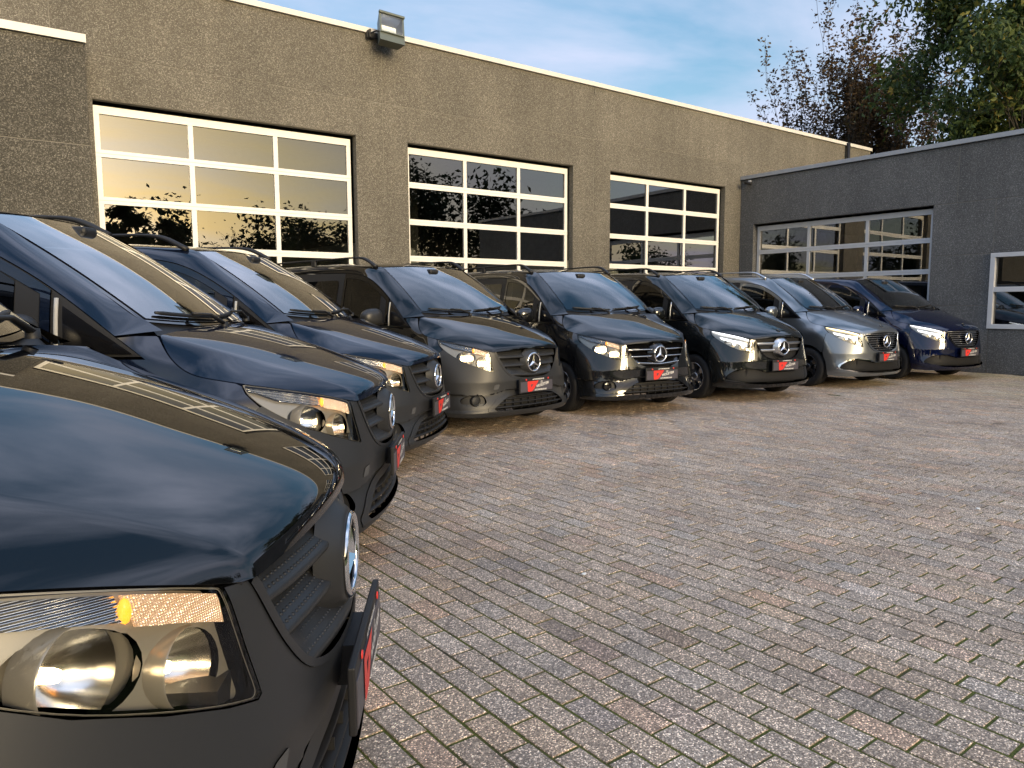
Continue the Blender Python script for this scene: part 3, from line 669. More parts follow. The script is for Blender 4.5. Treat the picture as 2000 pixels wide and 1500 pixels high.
def trim(S, outer, holes=(), step=0.02, sc=(1.0, 1.0), flange=0.02, offset=0.0, hflange=None, bow=0.0, flip=None, fold=True, edge_sub=True):
    """mesh of the part of surface S inside outer (param space) minus holes; edges turned in by flange; returns (V, F, N)"""
    loops = [resample(np.array(outer), step*0.8, True, sc) if edge_sub else np.array(outer)]+[resample(np.array(h), step*0.8, True, sc) if edge_sub else np.array(h) for h in holes]
    allp = np.vstack(loops); scv = np.array(sc)
    lo = loops[0].min(0); hi = loops[0].max(0)
    gx = np.arange(lo[0], hi[0], step/sc[0]); gy = np.arange(lo[1], hi[1], step/sc[1])
    G = np.array([(x+(step/sc[0]*0.5 if j % 2 else 0), y) for j, y in enumerate(gy) for x in gx])
    keep = inpoly(G, loops[0])
    for h in loops[1:]: keep &= ~inpoly(G, h)
    G = G[keep]
    if len(G):
        B = allp*scv; Gs = G*scv; ok = np.ones(len(G), bool)
        for k in range(0, len(G), 2000):
            d = np.min(((Gs[k:k+2000, None, :]-B[None])**2).sum(-1), 1); ok[k:k+2000] = d > (0.45*step)**2
        G = G[ok]
    pts = np.vstack([allp, G]) if len(G) else allp
    edges = []; b = 0
    for l in loops:
        n = len(l); edges += [(b+i, b+(i+1) % n) for i in range(n)]; b += n
    vs, es, fs, ov, oe, of = delaunay_2d_cdt([Vector(p*scv) for p in pts], edges, [], 0, 1e-7)
    Pv = np.array([(v.x, v.y) for v in vs])/scv
    F = np.array([tuple(f) for f in fs if len(f) == 3]); cen = Pv[F].mean(1); k = inpoly(cen, loops[0])
    for h in loops[1:]: k &= ~inpoly(cen, h)
    F = F[k]; used = np.unique(F); rm = -np.ones(len(Pv), int); rm[used] = np.arange(len(used)); F = rm[F]; Pv = Pv[used]
    V = S(Pv[:, 0], Pv[:, 1]); N = S.normal(Pv[:, 0], Pv[:, 1])
    if flip is None:        # outward = away from the body centre
        c = V.mean(0); o = c-np.array([0, 2.5, 0.7]); flip = (N.mean(0) @ o) < 0
    if flip: N = -N
    if len(F):
        fn = np.cross(V[F[:, 1]]-V[F[:, 0]], V[F[:, 2]]-V[F[:, 0]]); bad = (fn*N[F[:, 0]]).sum(1) < 0; F[bad] = F[bad][:, ::-1]
    V = V+N*offset
    Vs = [V]; Ns = [N]; Fs = [tuple(f) for f in F]; base = len(V)
    for li, l in enumerate(loops):
        fl = flange if li == 0 else (hflange if hflange is not None else flange)
        if fl <= 0: continue
        p = S(l[:, 0], l[:, 1]); nn = S.normal(l[:, 0], l[:, 1]); nn = -nn if flip else nn; p = p+nn*offset; n = len(l)
        q = p-nn*fl; e = np.roll(p, -1, 0)-np.roll(p, 1, 0); e /= np.linalg.norm(e, axis=1)[:, None]+1e-12
        on = np.cross(e, nn)
        A = sum(l[i-1][0]*l[i][1]-l[i][0]*l[i-1][1] for i in range(n))
        Vs += [p, q]; Ns += [on, on]
        for i in range(n):
            j = (i+1) % n; f = (base+i, base+j, base+n+j, base+n+i); Fs.append(f)
        base += 2*n
    return np.vstack(Vs), Fs, np.vstack(Ns)
def tmesh(name, *parts, mirror=False, both=False):
    """mesh from trim() results"""
    V = []; F = []; N = []; b = 0
    for (v, f, n) in parts:
        for sgn in ((1, -1) if both else ((-1,) if mirror else (1,))):
            m = np.array([sgn, 1, 1]); V.append(v*m); N.append(n*m); F += [tuple(i+b for i in (ff if sgn > 0 else ff[::-1])) for ff in f]; b += len(v)
    return mesh(name, np.vstack(V), F, True, np.vstack(N))
def grid_mesh(name, G, mirror_join=False, flip=False):
    """G: (nv, nu, 3) array"""
    nv, nu = G.shape[:2]; V = G.reshape(-1, 3); F = []
    for j in range(nv-1):
        for i in range(nu-1):
            a = j*nu+i; f = (a, a+1, a+nu+1, a+nu); F.append(f[::-1] if flip else f)
    return V, F

# --- front skin: bumper, lamps and grille all lie on it.  u in [-1, 1] across, v = height
FZ = [0.20, 0.30, 0.45, 0.60, 0.75, 0.92, 1.08]
FP = [[(0, .075), (.3, .088), (.55, .13), (.73, .21), (.84, .32), (.90, .45), (.922, .60)],
      [(0, .020), (.3, .035), (.55, .085), (.74, .18), (.865, .31), (.918, .45), (.94, .60)],
      [(0, .030), (.3, .045), (.55, .098), (.745, .20), (.872, .335), (.927, .46), (.952, .60)],
      [(0, .030), (.3, .050), (.55, .105), (.745, .225), (.878, .365), (.936, .48), (.962, .60)],
      [(0, .048), (.3, .070), (.548, .125), (.745, .265), (.882, .415), (.942, .52), (.963, .61)],
      [(0, .066), (.3, .092), (.556, .165), (.745, .330), (.880, .495), (.938, .58), (.957, .64)],
      [(0, .100), (.3, .135), (.56, .235), (.745, .420), (.872, .585), (.915, .65), (.930, .72)]]
FU = np.array([0, .3, .56, .78, .93, 1.03, 1.15]); FU = FU/FU[-1]
_us = np.r_[-FU[::-1][:-1], FU]
_G = [[(-x, s, z) for x, s in row[::-1][:-1]]+[(x, s, z) for x, s in row] for row, z in zip(FP, FZ)]
def front_post(u, v, p):
    p = p.copy(); w = np.clip(1.15-np.abs(u), 0, 1)
    k = 0.10*(np.sqrt((v-0.585)**2+0.006**2)-0.006)*np.clip((0.30-np.abs(v-0.585))/0.30, 0, 1)
    p[:, 1] += k*np.clip(1.4-np.abs(u)*0.5, 0, 1)
    return p
FRONT = Surf(_us, FZ, _G, front_post)
def front_post_a(u, v, p):
    p = front_post(u, v, p); x = np.abs(p[:, 0])
    ze = np.interp(x, [0, .36, .44, .52, .60, .80, .90, .95], [.500, .498, .484, .462, .452, .452, .462, .470])
    t = (ze-v)/(ze-.292); rec = 0.036*np.clip(1-t, 0, 1)*np.clip(t/0.045, 0, 1)
    lipf = 0.016*np.clip((.292-v)/.03, 0, 1)*np.clip((v-.195)/.03, 0, 1)
    side = np.clip((0.985-np.abs(u))/0.10, 0, 1)
    p[:, 1] += (rec-lipf)*side; p[:, 0] -= np.sign(p[:, 0])*(rec-lipf)*np.clip((np.abs(u)-.55)/.35, 0, 1)*0.8*side
    return p
FRONT_A = Surf(_us, FZ, _G, front_post_a)
_uu = np.linspace(0, 1, 400)
def ux(x, z):
    p = FRONT(_uu, np.full(400, z)); return math.copysign(float(np.interp(abs(x), p[:, 0], _uu)), x)
def us_(s, z):
    p = FRONT(_uu, np.full(400, z)); return float(np.interp(s, p[:, 1], _uu))
def UX(pts): return [(ux(x, z), z) for x, z in pts]
FSC = (1.18, 1.0)

# --- bonnet: centre line, crease and shut line per station
B_C = [(.048, .930), (.054, .958), (.085, .990), (.20, 1.050), (.42, 1.135), (.62, 1.205), (.80, 1.258), (.92, 1.288), (.985, 1.300)]
B_K = [(.500, .122, .905), (.508, .138, .934), (.530, .188, .973), (.575, .318, 1.034), (.635, .52, 1.106), (.690, .70, 1.160), (.742, .86, 1.214), (.778, .955, 1.248), (.795, 1.005, 1.266)]
B_S = [(.528, .138, .908), (.56, .170, .917), (.62, .232, .940), (.735, .372, .983), (.862, .545, 1.026), (.906, .715, 1.060), (.902, .846, 1.096), (.880, .934, 1.168), (.812, 1.003, 1.262)]
def bonnet_grid(nt=70):
    q = np.linspace(0, 1, nt)**1.25
    c = curve([(0, s, z) for s, z in B_C], q=q); k = curve(B_K, q=q); s = curve(B_S, q=q)
    rows = []
    wt = np.linspace(0, 1, 34)
    for i in range(nt):
        C, K, S = c[i], k[i], s[i]
        def top(w): return np.array([K[0]*w, C[1]+(K[1]-C[1])*w**2, C[2]+(K[2]-C[2])*w**2])
        def facet(w):
            m = (K+S)/2+np.array([0.010, 0, 0.010])*min(1.0, np.linalg.norm(S-K)/0.2)
            return (1-w)**2*K+2*w*(1-w)*m+w*w*S
        a = 0.035; L = max(1e-3, np.linalg.norm(S-K)); b = min(0.30, 0.020/L)
        P = [top(w*(1-a)) for w in np.linspace(0, 1, 26)]
        p0, p1, p2 = top(1-a), K, facet(b)
        P += [(1-t)**2*p0+2*t*(1-t)*p1+t*t*p2 for t in np.linspace(0, 1, 8)[1:]]
        P += [facet(b+(1-b)*w) for w in np.linspace(0, 1, 10)[1:]]
        rows.append(P)
    return np.array(rows)
def bonnet_mesh():
    H = bonnet_grid(); M = H[:, ::-1][:, :-1]*np.array([-1, 1, 1]); G = np.concatenate([M, H], 1)
    nv, nu = G.shape[:2]
    # shrink a hair for the shut line and fold the rim down
    dv = np.gradient(G, axis=0); du = np.gradient(G, axis=1); N = np.cross(du, dv); N /= np.linalg.norm(N, axis=2)[..., None]+1e-12
    if N[nv//2, nu//2, 2] < 0: N = -N
    V, F = grid_mesh('b', G, flip=False)
    N = N.reshape(-1, 3)
    f0 = F[len(F)//2]; fn = np.cross(V[f0[1]]-V[f0[0]], V[f0[2]]-V[f0[0]])
    if fn @ N[f0[0]] < 0: F = [f[::-1] for f in F]
    rim = [j*nu for j in range(nv)]+[(nv-1)*nu+i for i in range(1, nu)]+[j*nu+nu-1 for j in range(nv-2, -1, -1)]+[i for i in range(nu-2, 0, -1)]
    b = len(V); low = V[rim]-N[rim]*0.022; ed = V[rim]
    out = ed-ed.mean(0); out[:, 2] = 0; out /= np.linalg.norm(out, axis=1)[:, None]
    V2 = np.vstack([V, ed, low]); N2 = np.vstack([N, out, out]); n = len(rim)
    F = list(F)+[(b+i, b+(i+1) % n, b+n+(i+1) % n, b+n+i) for i in range(n)]
    return mesh('bonnet', V2, F, True, N2)

# --- upper body curves
W_PTS = [(.735, 1.025, 1.286), (.712, 1.13, 1.345), (.690, 1.40, 1.535), (.665, 1.70, 1.735), (.648, 1.93, 1.868), (.655, 2.2, 1.905), (.668, 2.8, 1.928), (.668, 4.55, 1.922), (.655, 5.05, 1.880)]
D_PTS = [(.925, 1.035, 1.165), (.917, 1.16, 1.262), (.894, 1.40, 1.452), (.866, 1.66, 1.618), (.842, 1.95, 1.745), (.826, 2.3, 1.800), (.816, 2.8, 1.818), (.816, 4.55, 1.812), (.808, 5.05, 1.775)]
_q = np.linspace(0, 1, 120)
WC = curve(W_PTS, q=_q); DC = curve(D_PTS, q=_q)
def frame_grid(n=12):
    out = []; _z0 = np.maximum.accumulate(DC[:, 2])
    dfix = np.array([np.interp(1.268, _z0, DC[:, c]) for c in range(3)])
    for w, d in zip(WC, DC):
        low = d[2] < 1.40; kb = min(1.0, max(0.0, (d[2]-1.268)/0.13)) if low else 1.0
        if d[2] < 1.268: d = dfix
        m = (w+d)/2; ax = np.array([0.6, -0.45 if w[1] < 1.9 else 0.0, 0.55]); ax /= np.linalg.norm(ax)
        m = m+ax*(0.024 if w[1] < 1.8 else 0.024+0.030*min(1, (w[1]-1.8)/0.5))*2*0.75*kb
        out.append([(1-t)**2*w+2*t*(1-t)*m+t*t*d for t in np.linspace(0, 1, n)])
    return np.array(out)
def roof_grid():
    k = [i for i in range(len(WC)) if WC[i][1] >= 1.92]; rows = []
    cz = curve([(0, 1.862, 1.888), (0, 2.0, 1.912), (0, 2.25, 1.936), (0, 2.8, 1.955), (0, 4.5, 1.95), (0, 5.05, 1.905)], q=np.linspace(0, 1, len(k)))
    for i, c in zip(k, cz):
        w = WC[i]; rows.append([np.array([w[0]*t, c[1]+(w[1]-c[1])*t*t, c[2]+(w[2]-c[2])*(0.5*t*t+0.5*t**4)]) for t in np.linspace(-1, 1, 25)])
    return np.array(rows)
def screen_surf():
    # windscreen: u across, v up
    G = []
    for v, (cs, cz, ws, wz, wx) in zip((0, .33, .67, 1), ((.985, 1.298, 1.115, 1.332, .700), (1.262, 1.515, 1.372, 1.520, .682), (1.560, 1.716, 1.655, 1.706, .660), (1.858, 1.884, 1.922, 1.862, .640))):
        row = []
        for u in (-1, -.66, -.33, 0, .33, .66, 1): row.append((wx*u, cs+(ws-cs)*abs(u)**2.2, cz+(wz-cz)*abs(u)**2.2))
        G.append(row)
    return Surf([-1, -.66, -.33, 0, .33, .66, 1], [0, .33, .67, 1], G)
SCREEN = screen_surf()
# --- lower side skin: x as a function of (s, z)
SZ = [0.26, 0.45, 0.75, 0.95, 1.05, 1.17, 1.28]
SS = [0.48, 0.62, 0.85, 1.03, 1.17, 1.5, 2.4, 4.6, 5.12]
SX = [[.912, .920, .925, .928, .929, .93, .93, .925, .90], [.936, .946, .950, .952, .953, .953, .953, .945, .91], [.928, .957, .965, .966, .966, .966, .966, .955, .92], [.868, .938, .957, .960, .960, .961, .961, .95, .915],
      [.815, .884, .921, .941, .945, .949, .950, .94, .905], [.70, .800, .864, .908, .926, .930, .934, .925, .89], [.58, .68, .745, .838, .912, .915, .915, .905, .87]]
def side_surf():
    G = [[(x, s, z) for s, x in zip(SS, row)] for row, z in zip(SX, SZ)]
    def post(u, v, p):      # a light shoulder line along the doors
        p = p.copy(); k = 0.006*np.exp(-((v-0.90)/0.035)**2)*np.clip((u-1.1)/0.5, 0, 1)-0.010*np.exp(-((v-0.42)/0.06)**2)*np.clip((u-1.3)/0.4, 0, 1)
        p[:, 0] += k; return p
    return Surf(SS, SZ, G, post)
SIDE = side_surf()
_Ds = np.array([d[1] for d in DC]); _Dz = np.array([d[2] for d in DC]); _Dx = np.array([d[0] for d in DC])
class Glass:
    """side glazing between belt and roof frame: params (s, z)"""
    def __call__(self, s, z):
        s = np.asarray(s, float); z = np.asarray(z, float); dz = np.interp(s, _Ds, _Dz); dx = np.interp(s, _Ds, _Dx); bz = 1.165+0.02*np.clip((s-1.05)/1.4, 0, 1); bx = np.interp(s, [1.03, 1.5, 2.4, 4.6, 5.05], [.925, .930, .934, .925, .90])
        h = np.maximum(dz-bz, 0.02); t = np.clip((z-bz)/h, -0.2, 1.2); x = bx+(dx-bx)*t+0.012*np.clip(4*t*(1-t), 0, 1)*np.clip(h/0.4, 0, 1)
        return np.stack([x, s, z], 1)
    def normal(self, s, z, e=2e-3):
        a = self(s+e, z)-self(s-e, z); b = self(s, z+e)-self(s, z-e); n = np.cross(a, b); return n/(np.linalg.norm(n, axis=1)[:, None]+1e-12)
SGL = Glass()
def dz_at(s): return float(np.interp(s, _Ds, _Dz))
def arc_pts(c, r, a0, a1, n): return [(c[0]+r*math.cos(a), c[1]+r*math.sin(a)) for a in np.linspace(a0, a1, n)]
WHC, WHR, WHEEL_R = (0.893, 0.335), 0.385, 0.335
RWC = (4.093, 0.335)
# ------------------------------------------------------------------ van materials
def paint(name, col, flake=0.0, metal=0.0):
    t = NT(name); ins = dict(Base_Color=C3(*col), Roughness=0.30, Metallic=metal, Coat_Weight=1.0, Coat_Roughness=0.008, Coat_IOR=1.7, Specular_IOR_Level=0.0)
    return t.done(t.pr(**ins))
PAINTS = {'black': paint('paint_black', (0.0035, 0.0038, 0.0045)), 'navy': paint('paint_navy', (0.0045, 0.008, 0.020), metal=0.2), 'anthracite': paint('paint_anthracite', (0.012, 0.013, 0.015), metal=0.4),
          'graphite': paint('paint_graphite', (0.014, 0.016, 0.017), metal=0.5), 'grey': paint('paint_grey', (0.24, 0.26, 0.28), metal=0.85), 'blue': paint('paint_blue', (0.003, 0.006, 0.030), metal=0.4)}
def matte_plastic():
    t = NT('matte_bumper_plastic'); tc = t.node('ShaderNodeTexCoord')
    n = t.node('ShaderNodeTexNoise', {'Vector': (tc, 'Object'), 'Scale': 900.0, 'Detail': 1.0}); b = t.node('ShaderNodeBump', {'Height': n, 'Strength': 0.12, 'Distance': 0.001})
    return t.done(t.pr(Base_Color=C3(0.023, 0.024, 0.026), Roughness=0.42, Specular_IOR_Level=0.5, Normal=b))
def dimple_plastic():
    t = NT('dimpled_grille_plastic'); tc = t.node('ShaderNodeTexCoord'); mp = t.node('ShaderNodeMapping', {0: (tc, 'Object'), 'Scale': (1.0, 0.5, 1.6)})
    vo = t.node('ShaderNodeTexVoronoi', {'Vector': mp, 'Scale': 62.0, 'Randomness': 0.0}); r = t.ramp((vo, 'Distance'), [(0.18, 0.0), (0.34, 1.0)])
    b = t.node('ShaderNodeBump', {'Height': r, 'Strength': 0.9, 'Distance': 0.004})
    return t.done(t.pr(Base_Color=C3(0.030, 0.031, 0.033), Roughness=0.42, Specular_IOR_Level=0.5, Normal=b))
MATTE = matte_plastic(); DIMPLE = dimple_plastic()
GLOSSB = simple('gloss_black', (0.006, 0.006, 0.007), 0.08, coat=0.6)
RUBBER = simple('rubber', (0.010, 0.010, 0.011), 0.75, bump=0.3, bscale=300)
WSGLASS = glassy('windscreen_glass', (0.46, 0.52, 0.50), 2.5, 0.0, 1.5)
SDGLASS = glassy('side_glass', (0.10, 0.11, 0.105), 1.3, 0.0, 1.5)
LENS = glassy('lamp_lens', (0.93, 0.94, 0.94), 1.0, 0.0, 1.46)
BEZEL = simple('lamp_bezel', (0.42, 0.39, 0.34), 0.24, 0.45)  # pale gold base imitates sunset sky mirrored inside the headlight
REFL = simple('lamp_reflector', (0.90, 0.89, 0.86), 0.18, 1.0)
SEATM = simple('seat_fabric', (0.030, 0.031, 0.034), 0.85)
TRIMG = simple('light_trim', (0.42, 0.42, 0.40), 0.6)
RIMS = simple('rim_silver', (0.55, 0.56, 0.58), 0.25, 0.9); RIMD = simple('rim_dark', (0.07, 0.07, 0.075), 0.25, 0.8)
PLATE = simple('plate_grey', (0.075, 0.070, 0.085), 0.4); PL_RED = simple('plate_red', (0.75, 0.045, 0.035), 0.4); PL_WHITE = simple('plate_white', (0.8, 0.78, 0.75), 0.4)
SENSOR = simple('tow_cover', (0.075, 0.077, 0.08), 0.5)
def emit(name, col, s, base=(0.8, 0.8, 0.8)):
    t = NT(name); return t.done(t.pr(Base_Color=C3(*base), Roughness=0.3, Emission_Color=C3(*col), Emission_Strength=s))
BULB = emit('bulb_added_glow', (1.0, 0.72, 0.38), 11.0); DRL = emit('led_added_glow', (0.92, 0.95, 1.0), 1.5); LED_GLOW_W = emit('led_added_glow_warm', (1.0, 0.80, 0.45), 1.4); AMBERL = emit('amber_glow', (1.0, 0.32, 0.02), 0.9, (0.9, 0.4, 0.05))  # glow added to the lamps, imitating low sun mirrored in the headlights
def ridged():
    t = NT('ridged_chrome'); tc = t.node('ShaderNodeTexCoord')
    wv = t.node('ShaderNodeTexWave', {'Vector': (tc, 'Object'), 'Scale': 42.0, 'Distortion': 0.0}, wave_type='BANDS', bands_direction='Z')
    b = t.node('ShaderNodeBump', {'Height': wv, 'Strength': 0.7, 'Distance': 0.004})
    return t.done(t.pr(Base_Color=C3(0.88, 0.89, 0.92), Roughness=0.12, Metallic=1.0, Normal=b))
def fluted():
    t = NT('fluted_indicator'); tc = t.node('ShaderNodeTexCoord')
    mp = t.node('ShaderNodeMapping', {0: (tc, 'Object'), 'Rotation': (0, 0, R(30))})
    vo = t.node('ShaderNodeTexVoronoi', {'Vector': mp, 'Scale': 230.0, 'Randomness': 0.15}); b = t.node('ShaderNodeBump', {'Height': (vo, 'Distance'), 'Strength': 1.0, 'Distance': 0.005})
    return t.done(t.pr(Base_Color=C3(0.97, 0.93, 0.90), Roughness=0.18, Metallic=0.8, Normal=b, Emission_Color=C3(1.0, 0.55, 0.25), Emission_Strength=0.28))  # faint emission imitates warm light caught in the indicator band
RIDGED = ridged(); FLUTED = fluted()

# ------------------------------------------------------------------ van parts (meshes are made once and shared)
HL = [(.562, .911), (.62, .936), (.735, .979), (.862, 1.022), (.902, 1.036), (.9075, .99), (.893, .935), (.850, .868), (.78, .803), (.69, .752), (.60, .712), (.540, .692), (.531, .700), (.533, .72), (.546, .80)]
HLu = np.array(UX(round_loop(HL, [.006, .05, .05, .03, .006, .02, .03, .05, .05, .05, .05, .008, .008, .01, .05], 3)))
GR = [(0, .600), (.15, .604), (.265, .622), (.345, .658), (.405, .722), (.460, .812), (.500, .898)]           # grille edge, centre bottom to top corner
def bumper_outer(dz=0.0):
    right = []
    right += UX([(0, .203), (.30, .203), (.55, .204), (.74, .208)])
    right += [(us_(s, z), z) for s, z in ((.36, .212), (.44, .217), (.500, .225), (.505, .33), (.524, .45), (.556, .53), (.572, .60), (.562, .75), (.549, .90))]
    right += UX([(.891, .930), (.848, .8645), (.779, .7995), (.69, .7485), (.601, .7085), (.539, .688), (.527, .695), (.529, .72), (.542, .80), (.558, .909), (.530, .905), (.506, .900)])
    g = UX([(x+.004, z-.003) for x, z in curve(GR[::-1], 18)])
    right += g[1:]
    right = [tuple(p) for p in right]
    left = [(-u, z) for u, z in right[::-1] if abs(u) > 1e-6]
    return right+left
LG = [(0, .430), (.25, .427), (.35, .416), (.44, .378), (.555, .300), (.53, .272), (0, .266)]
LGh = np.array(LG); lg_full = np.array(UX(round_loop(np.vstack([LGh, LGh[::-1][1:-1]*np.array([-1, 1])]), .02, 3)))
LGS = np.array([(0, .470), (.27, .465), (.385, .447), (.50, .398), (.625, .295), (.61, .245), (0, .240)]); lgs_full = np.array(UX(round_loop(np.vstack([LGS, LGS[::-1][1:-1]*np.array([-1, 1])]), .04, 4)))
FOG = [(.628, .440), (.70, .452), (.79, .444), (.852, .405), (.845, .352), (.77, .332), (.67, .332), (.612, .372)]
FOGr = np.array(UX(round_loop(FOG, .03, 3))); FOGl = FOGr*np.array([-1, 1])
VI = np.array([(0, .428), (.24, .428), (.32, .440), (.46, .478), (.62, .492), (.76, .470), (.845, .405), (.868, .345), (.62, .286), (.32, .268), (0, .268)]); vi_full = np.array(UX(round_loop(np.vstack([VI, VI[::-1][1:-1]*np.array([-1, 1])]), .03, 3)))
P = {}
bo = bumper_outer()
P['bumper_v'] = tmesh('bumper', trim(FRONT_A, bo, [lg_full, FOGr, FOGl], 0.012, FSC, 0.045))
P['bumper_c'] = tmesh('bumper', trim(FRONT, bo, [vi_full], 0.022, FSC, 0.045))
P['grille_surround'] = tmesh('grille_surround', trim(FRONT_A, lgs_full, [lg_full], 0.016, FSC, 0.012, offset=0.006))
VIO = np.array([(.30, .455), (.45, .494), (.62, .509), (.775, .486), (.865, .410), (.890, .338), (.62, .268), (.32, .252), (.33, .268), (.62, .286), (.868, .345), (.845, .405), (.76, .470), (.62, .492), (.46, .478), (.31, .439)])
vo_r = np.array(UX(VIO)); t1 = trim(FRONT, vo_r, [], 0.02, FSC, 0.012, offset=0.008); P['intake_trim'] = {1: tmesh('intake_trim', t1), -1: tmesh('intake_trim', t1, mirror=True)}
SPL = np.array([(0, .262), (.32, .262), (.62, .280), (.90, .318), (.905, .29), (.62, .238), (.32, .215), (0, .215)]); spl = np.vstack([SPL[:4], SPL[4:8]]); spl_full = np.array(UX(np.vstack([spl[:4], spl[4:], (spl[4:7]*np.array([-1, 1]))[::-1], (spl[1:4]*np.array([-1, 1]))[::-1]])))
P['splitter'] = tmesh('splitter', trim(FRONT, spl_full, [], 0.022, FSC, 0.02, offset=0.016))
# black backing behind every opening of the nose
def backing():
    mb = MB()
    full = np.array(UX([(0, .25), (.60, .25), (.86, .30), (.88, .42), (.60, .49), (0, .47)])); b = np.vstack([full, (full[1:-1]*np.array([-1, 1]))[::-1]])
    a = trim(FRONT, b, [], 0.05, FSC, 0.0, offset=-0.055)
    g = np.array(UX([(x+.03, z-.02) for x, z in GR]+[(.50, .93), (0, .945)])); g2 = np.vstack([g[:-1], g[-1:], (g[1:-1]*np.array([-1, 1]))[::-1]])
    c = trim(FRONT, g2, [], 0.05, FSC, 0.0, offset=-0.075)
    return tmesh('backing', a, c)
P['backing'] = backing()
# lower bars
def ribbon(path, prof):
    """sweep profile [(ds, dz)] along path of 3d points"""
    path = np.array(path); n = len(path); k = len(prof); V = []; F = []
    for p in path:
        for ds, dz in prof: V.append((p[0], p[1]+ds, p[2]+dz))
    for i in range(n-1):
        for j in range(k-1): F.append((i*k+j, i*k+j+1, (i+1)*k+j+1, (i+1)*k+j))
    return V, F
def front_path(xs, zs, off=0.0, S=None):
    S = S or FRONT; xs = np.array(xs, float); zs = np.broadcast_to(np.array(zs, float), xs.shape); u = np.array([ux(x, z) for x, z in zip(xs, zs)]); p = S(u, zs); n = S.normal(u, zs); n[n[:, 1] > 0] *= -1
    off = np.asarray(off, float)
    return p+n*(off[:, None] if off.ndim else off)
mb = MB()
for z, xm in ((.395, .385), (.352, .47), (.308, .535)):
    V, F = ribbon(front_path(np.linspace(-xm, xm, 25), z, -0.004, FRONT_A), [(.03, .008), (0, .006), (-.002, 0), (0, -.006), (.03, -.006)]); mb.add(V, F, True)
for x in np.linspace(-.40, .40, 8):
    p = front_path([x], [.335], -0.026, FRONT_A)[0]; mb.box(p, (.005, .02, .12))
P['lower_bars'] = mb.mesh('lower_bars')
def lattice(loop, step, zr, xr, off, w=0.0045):
    mb = MB(); pol = np.array(loop)
    for sgn in (1, -1):
        for c in np.arange(xr[0]-0.6, xr[1]+0.6, step):
            zz = np.linspace(zr[0], zr[1], 15); xx = c+sgn*(zz-zr[0])*1.25; ok = (np.abs(xx) < .885)
            u = np.array([ux(x, z) if o else 9 for x, z, o in zip(xx, zz, ok)]); ins = ok & inpoly(np.stack([u, zz], 1), pol)
            run = []
            for i in range(len(zz)+1):
                if i < len(zz) and ins[i]: run.append(i)
                else:
                    if len(run) > 1:
                        p = FRONT(u[run], zz[run]); n = FRONT.normal(u[run], zz[run]); n[n[:, 1] > 0] *= -1
                        a = p+n*off-np.array([w, 0, 0]); b = p+n*off+np.array([w, 0, 0]); k = len(run); V = list(a)+list(b); mb.add(V, [(q, q+1, k+q+1, k+q) for q in range(k-1)])
                    run = []
    return mb.mesh('mesh_insert')
P['lower_mesh'] = lattice(vi_full, 0.036, (.268, .492), (-.9, .9), -0.016)
g_in = np.array(UX([(x, z) for x, z in GR]+[(.495, .915), (0, .932)])); g_loop = np.vstack([g_in, (g_in[1:-1]*np.array([-1, 1]))[::-1]])
P['grille_mesh'] = lattice(g_loop, 0.030, (.60, .93), (-.5, .5), -0.030, 0.0035)
# louvers of the grille
_gz = np.array([z for x, z in curve(GR, 40)]); _gx = np.array([x for x, z in curve(GR, 40)])
def gx(z): return float(np.interp(z, _gz, _gx))
def louver(zl, xin, sg, drop=0.0, h=0.064, lip=0.013, back=0.085, dimples=False):
    mb = MB(); xo = gx(zl+0.03)-0.004
    xs = np.linspace(xin, xo, 16) if sg else np.linspace(-xo, xo, 29)
    path = front_path(xs, zl+drop*(np.abs(xs)/0.45), 0.022*(1-(np.abs(xs)/.46)**2)-0.008); n = len(xs); VV = []; m = sg if sg else 1
    prof = []
    for i, p in enumerate(path):
        d = (n-1-i)/(n-1) if sg else 1-abs(2*i/(n-1)-1); bk = back*min(1, 0.45+d*2.2); prof.append(bk)
        for ds, dz in ((bk, h), (bk*.5, h*.54), (.010, .010), (.004, .006), (0.0, .0), (.002, -lip*.7), (.012, -lip), (.06, -lip*.8)): VV.append((m*p[0], p[1]+ds, p[2]+dz))
    k = 8; mb.add(VV, [(i*k+j, i*k+j+1, (i+1)*k+j+1, (i+1)*k+j) for i in range(n-1) for j in range(k-1)], True)
    if dimples:
        for row, f in enumerate((.07, .28, .49, .70)):
            for x in np.arange(xs[0]+.022+.008*(row % 2), xs[-1]-.020, .0165):
                bk = float(np.interp(x, xs, prof)); px = np.array([np.interp(x, xs, path[:, c]) for c in range(3)])
                y0, z0 = px[1]+.010+(bk-.010)*f, px[2]+.010+(h-.010)*f; nv = np.array([0, -(h-.010), (bk-.010)]); nv = nv/np.linalg.norm(nv); tv = np.array([0, nv[2], -nv[1]])
                c = np.array([m*px[0], y0, z0]); ring = [c+np.array([1, 0, 0])*math.cos(q)*.0048+tv*math.sin(q)*.0048 for q in np.linspace(0, 2*math.pi, 6, endpoint=False)]; ring2 = [c+(r-c)*.6+nv*.0030 for r in ring]
                mb.add(ring+ring2, [tuple(range(6, 12))]+[(q, (q+1) % 6, 6+(q+1) % 6, 6+q) for q in range(6)], True)
    return mb.mesh('slat')
SLATS = {}
for dm in (True, False): SLATS[dm] = [louver(.842, .098, 1, dimples=dm), louver(.842, .098, -1, dimples=dm), louver(.750, .100, 1, dimples=dm), louver(.750, .100, -1, dimples=dm), louver(.640, 0.0, 0, drop=0.022, h=.080, lip=.02, dimples=dm)]
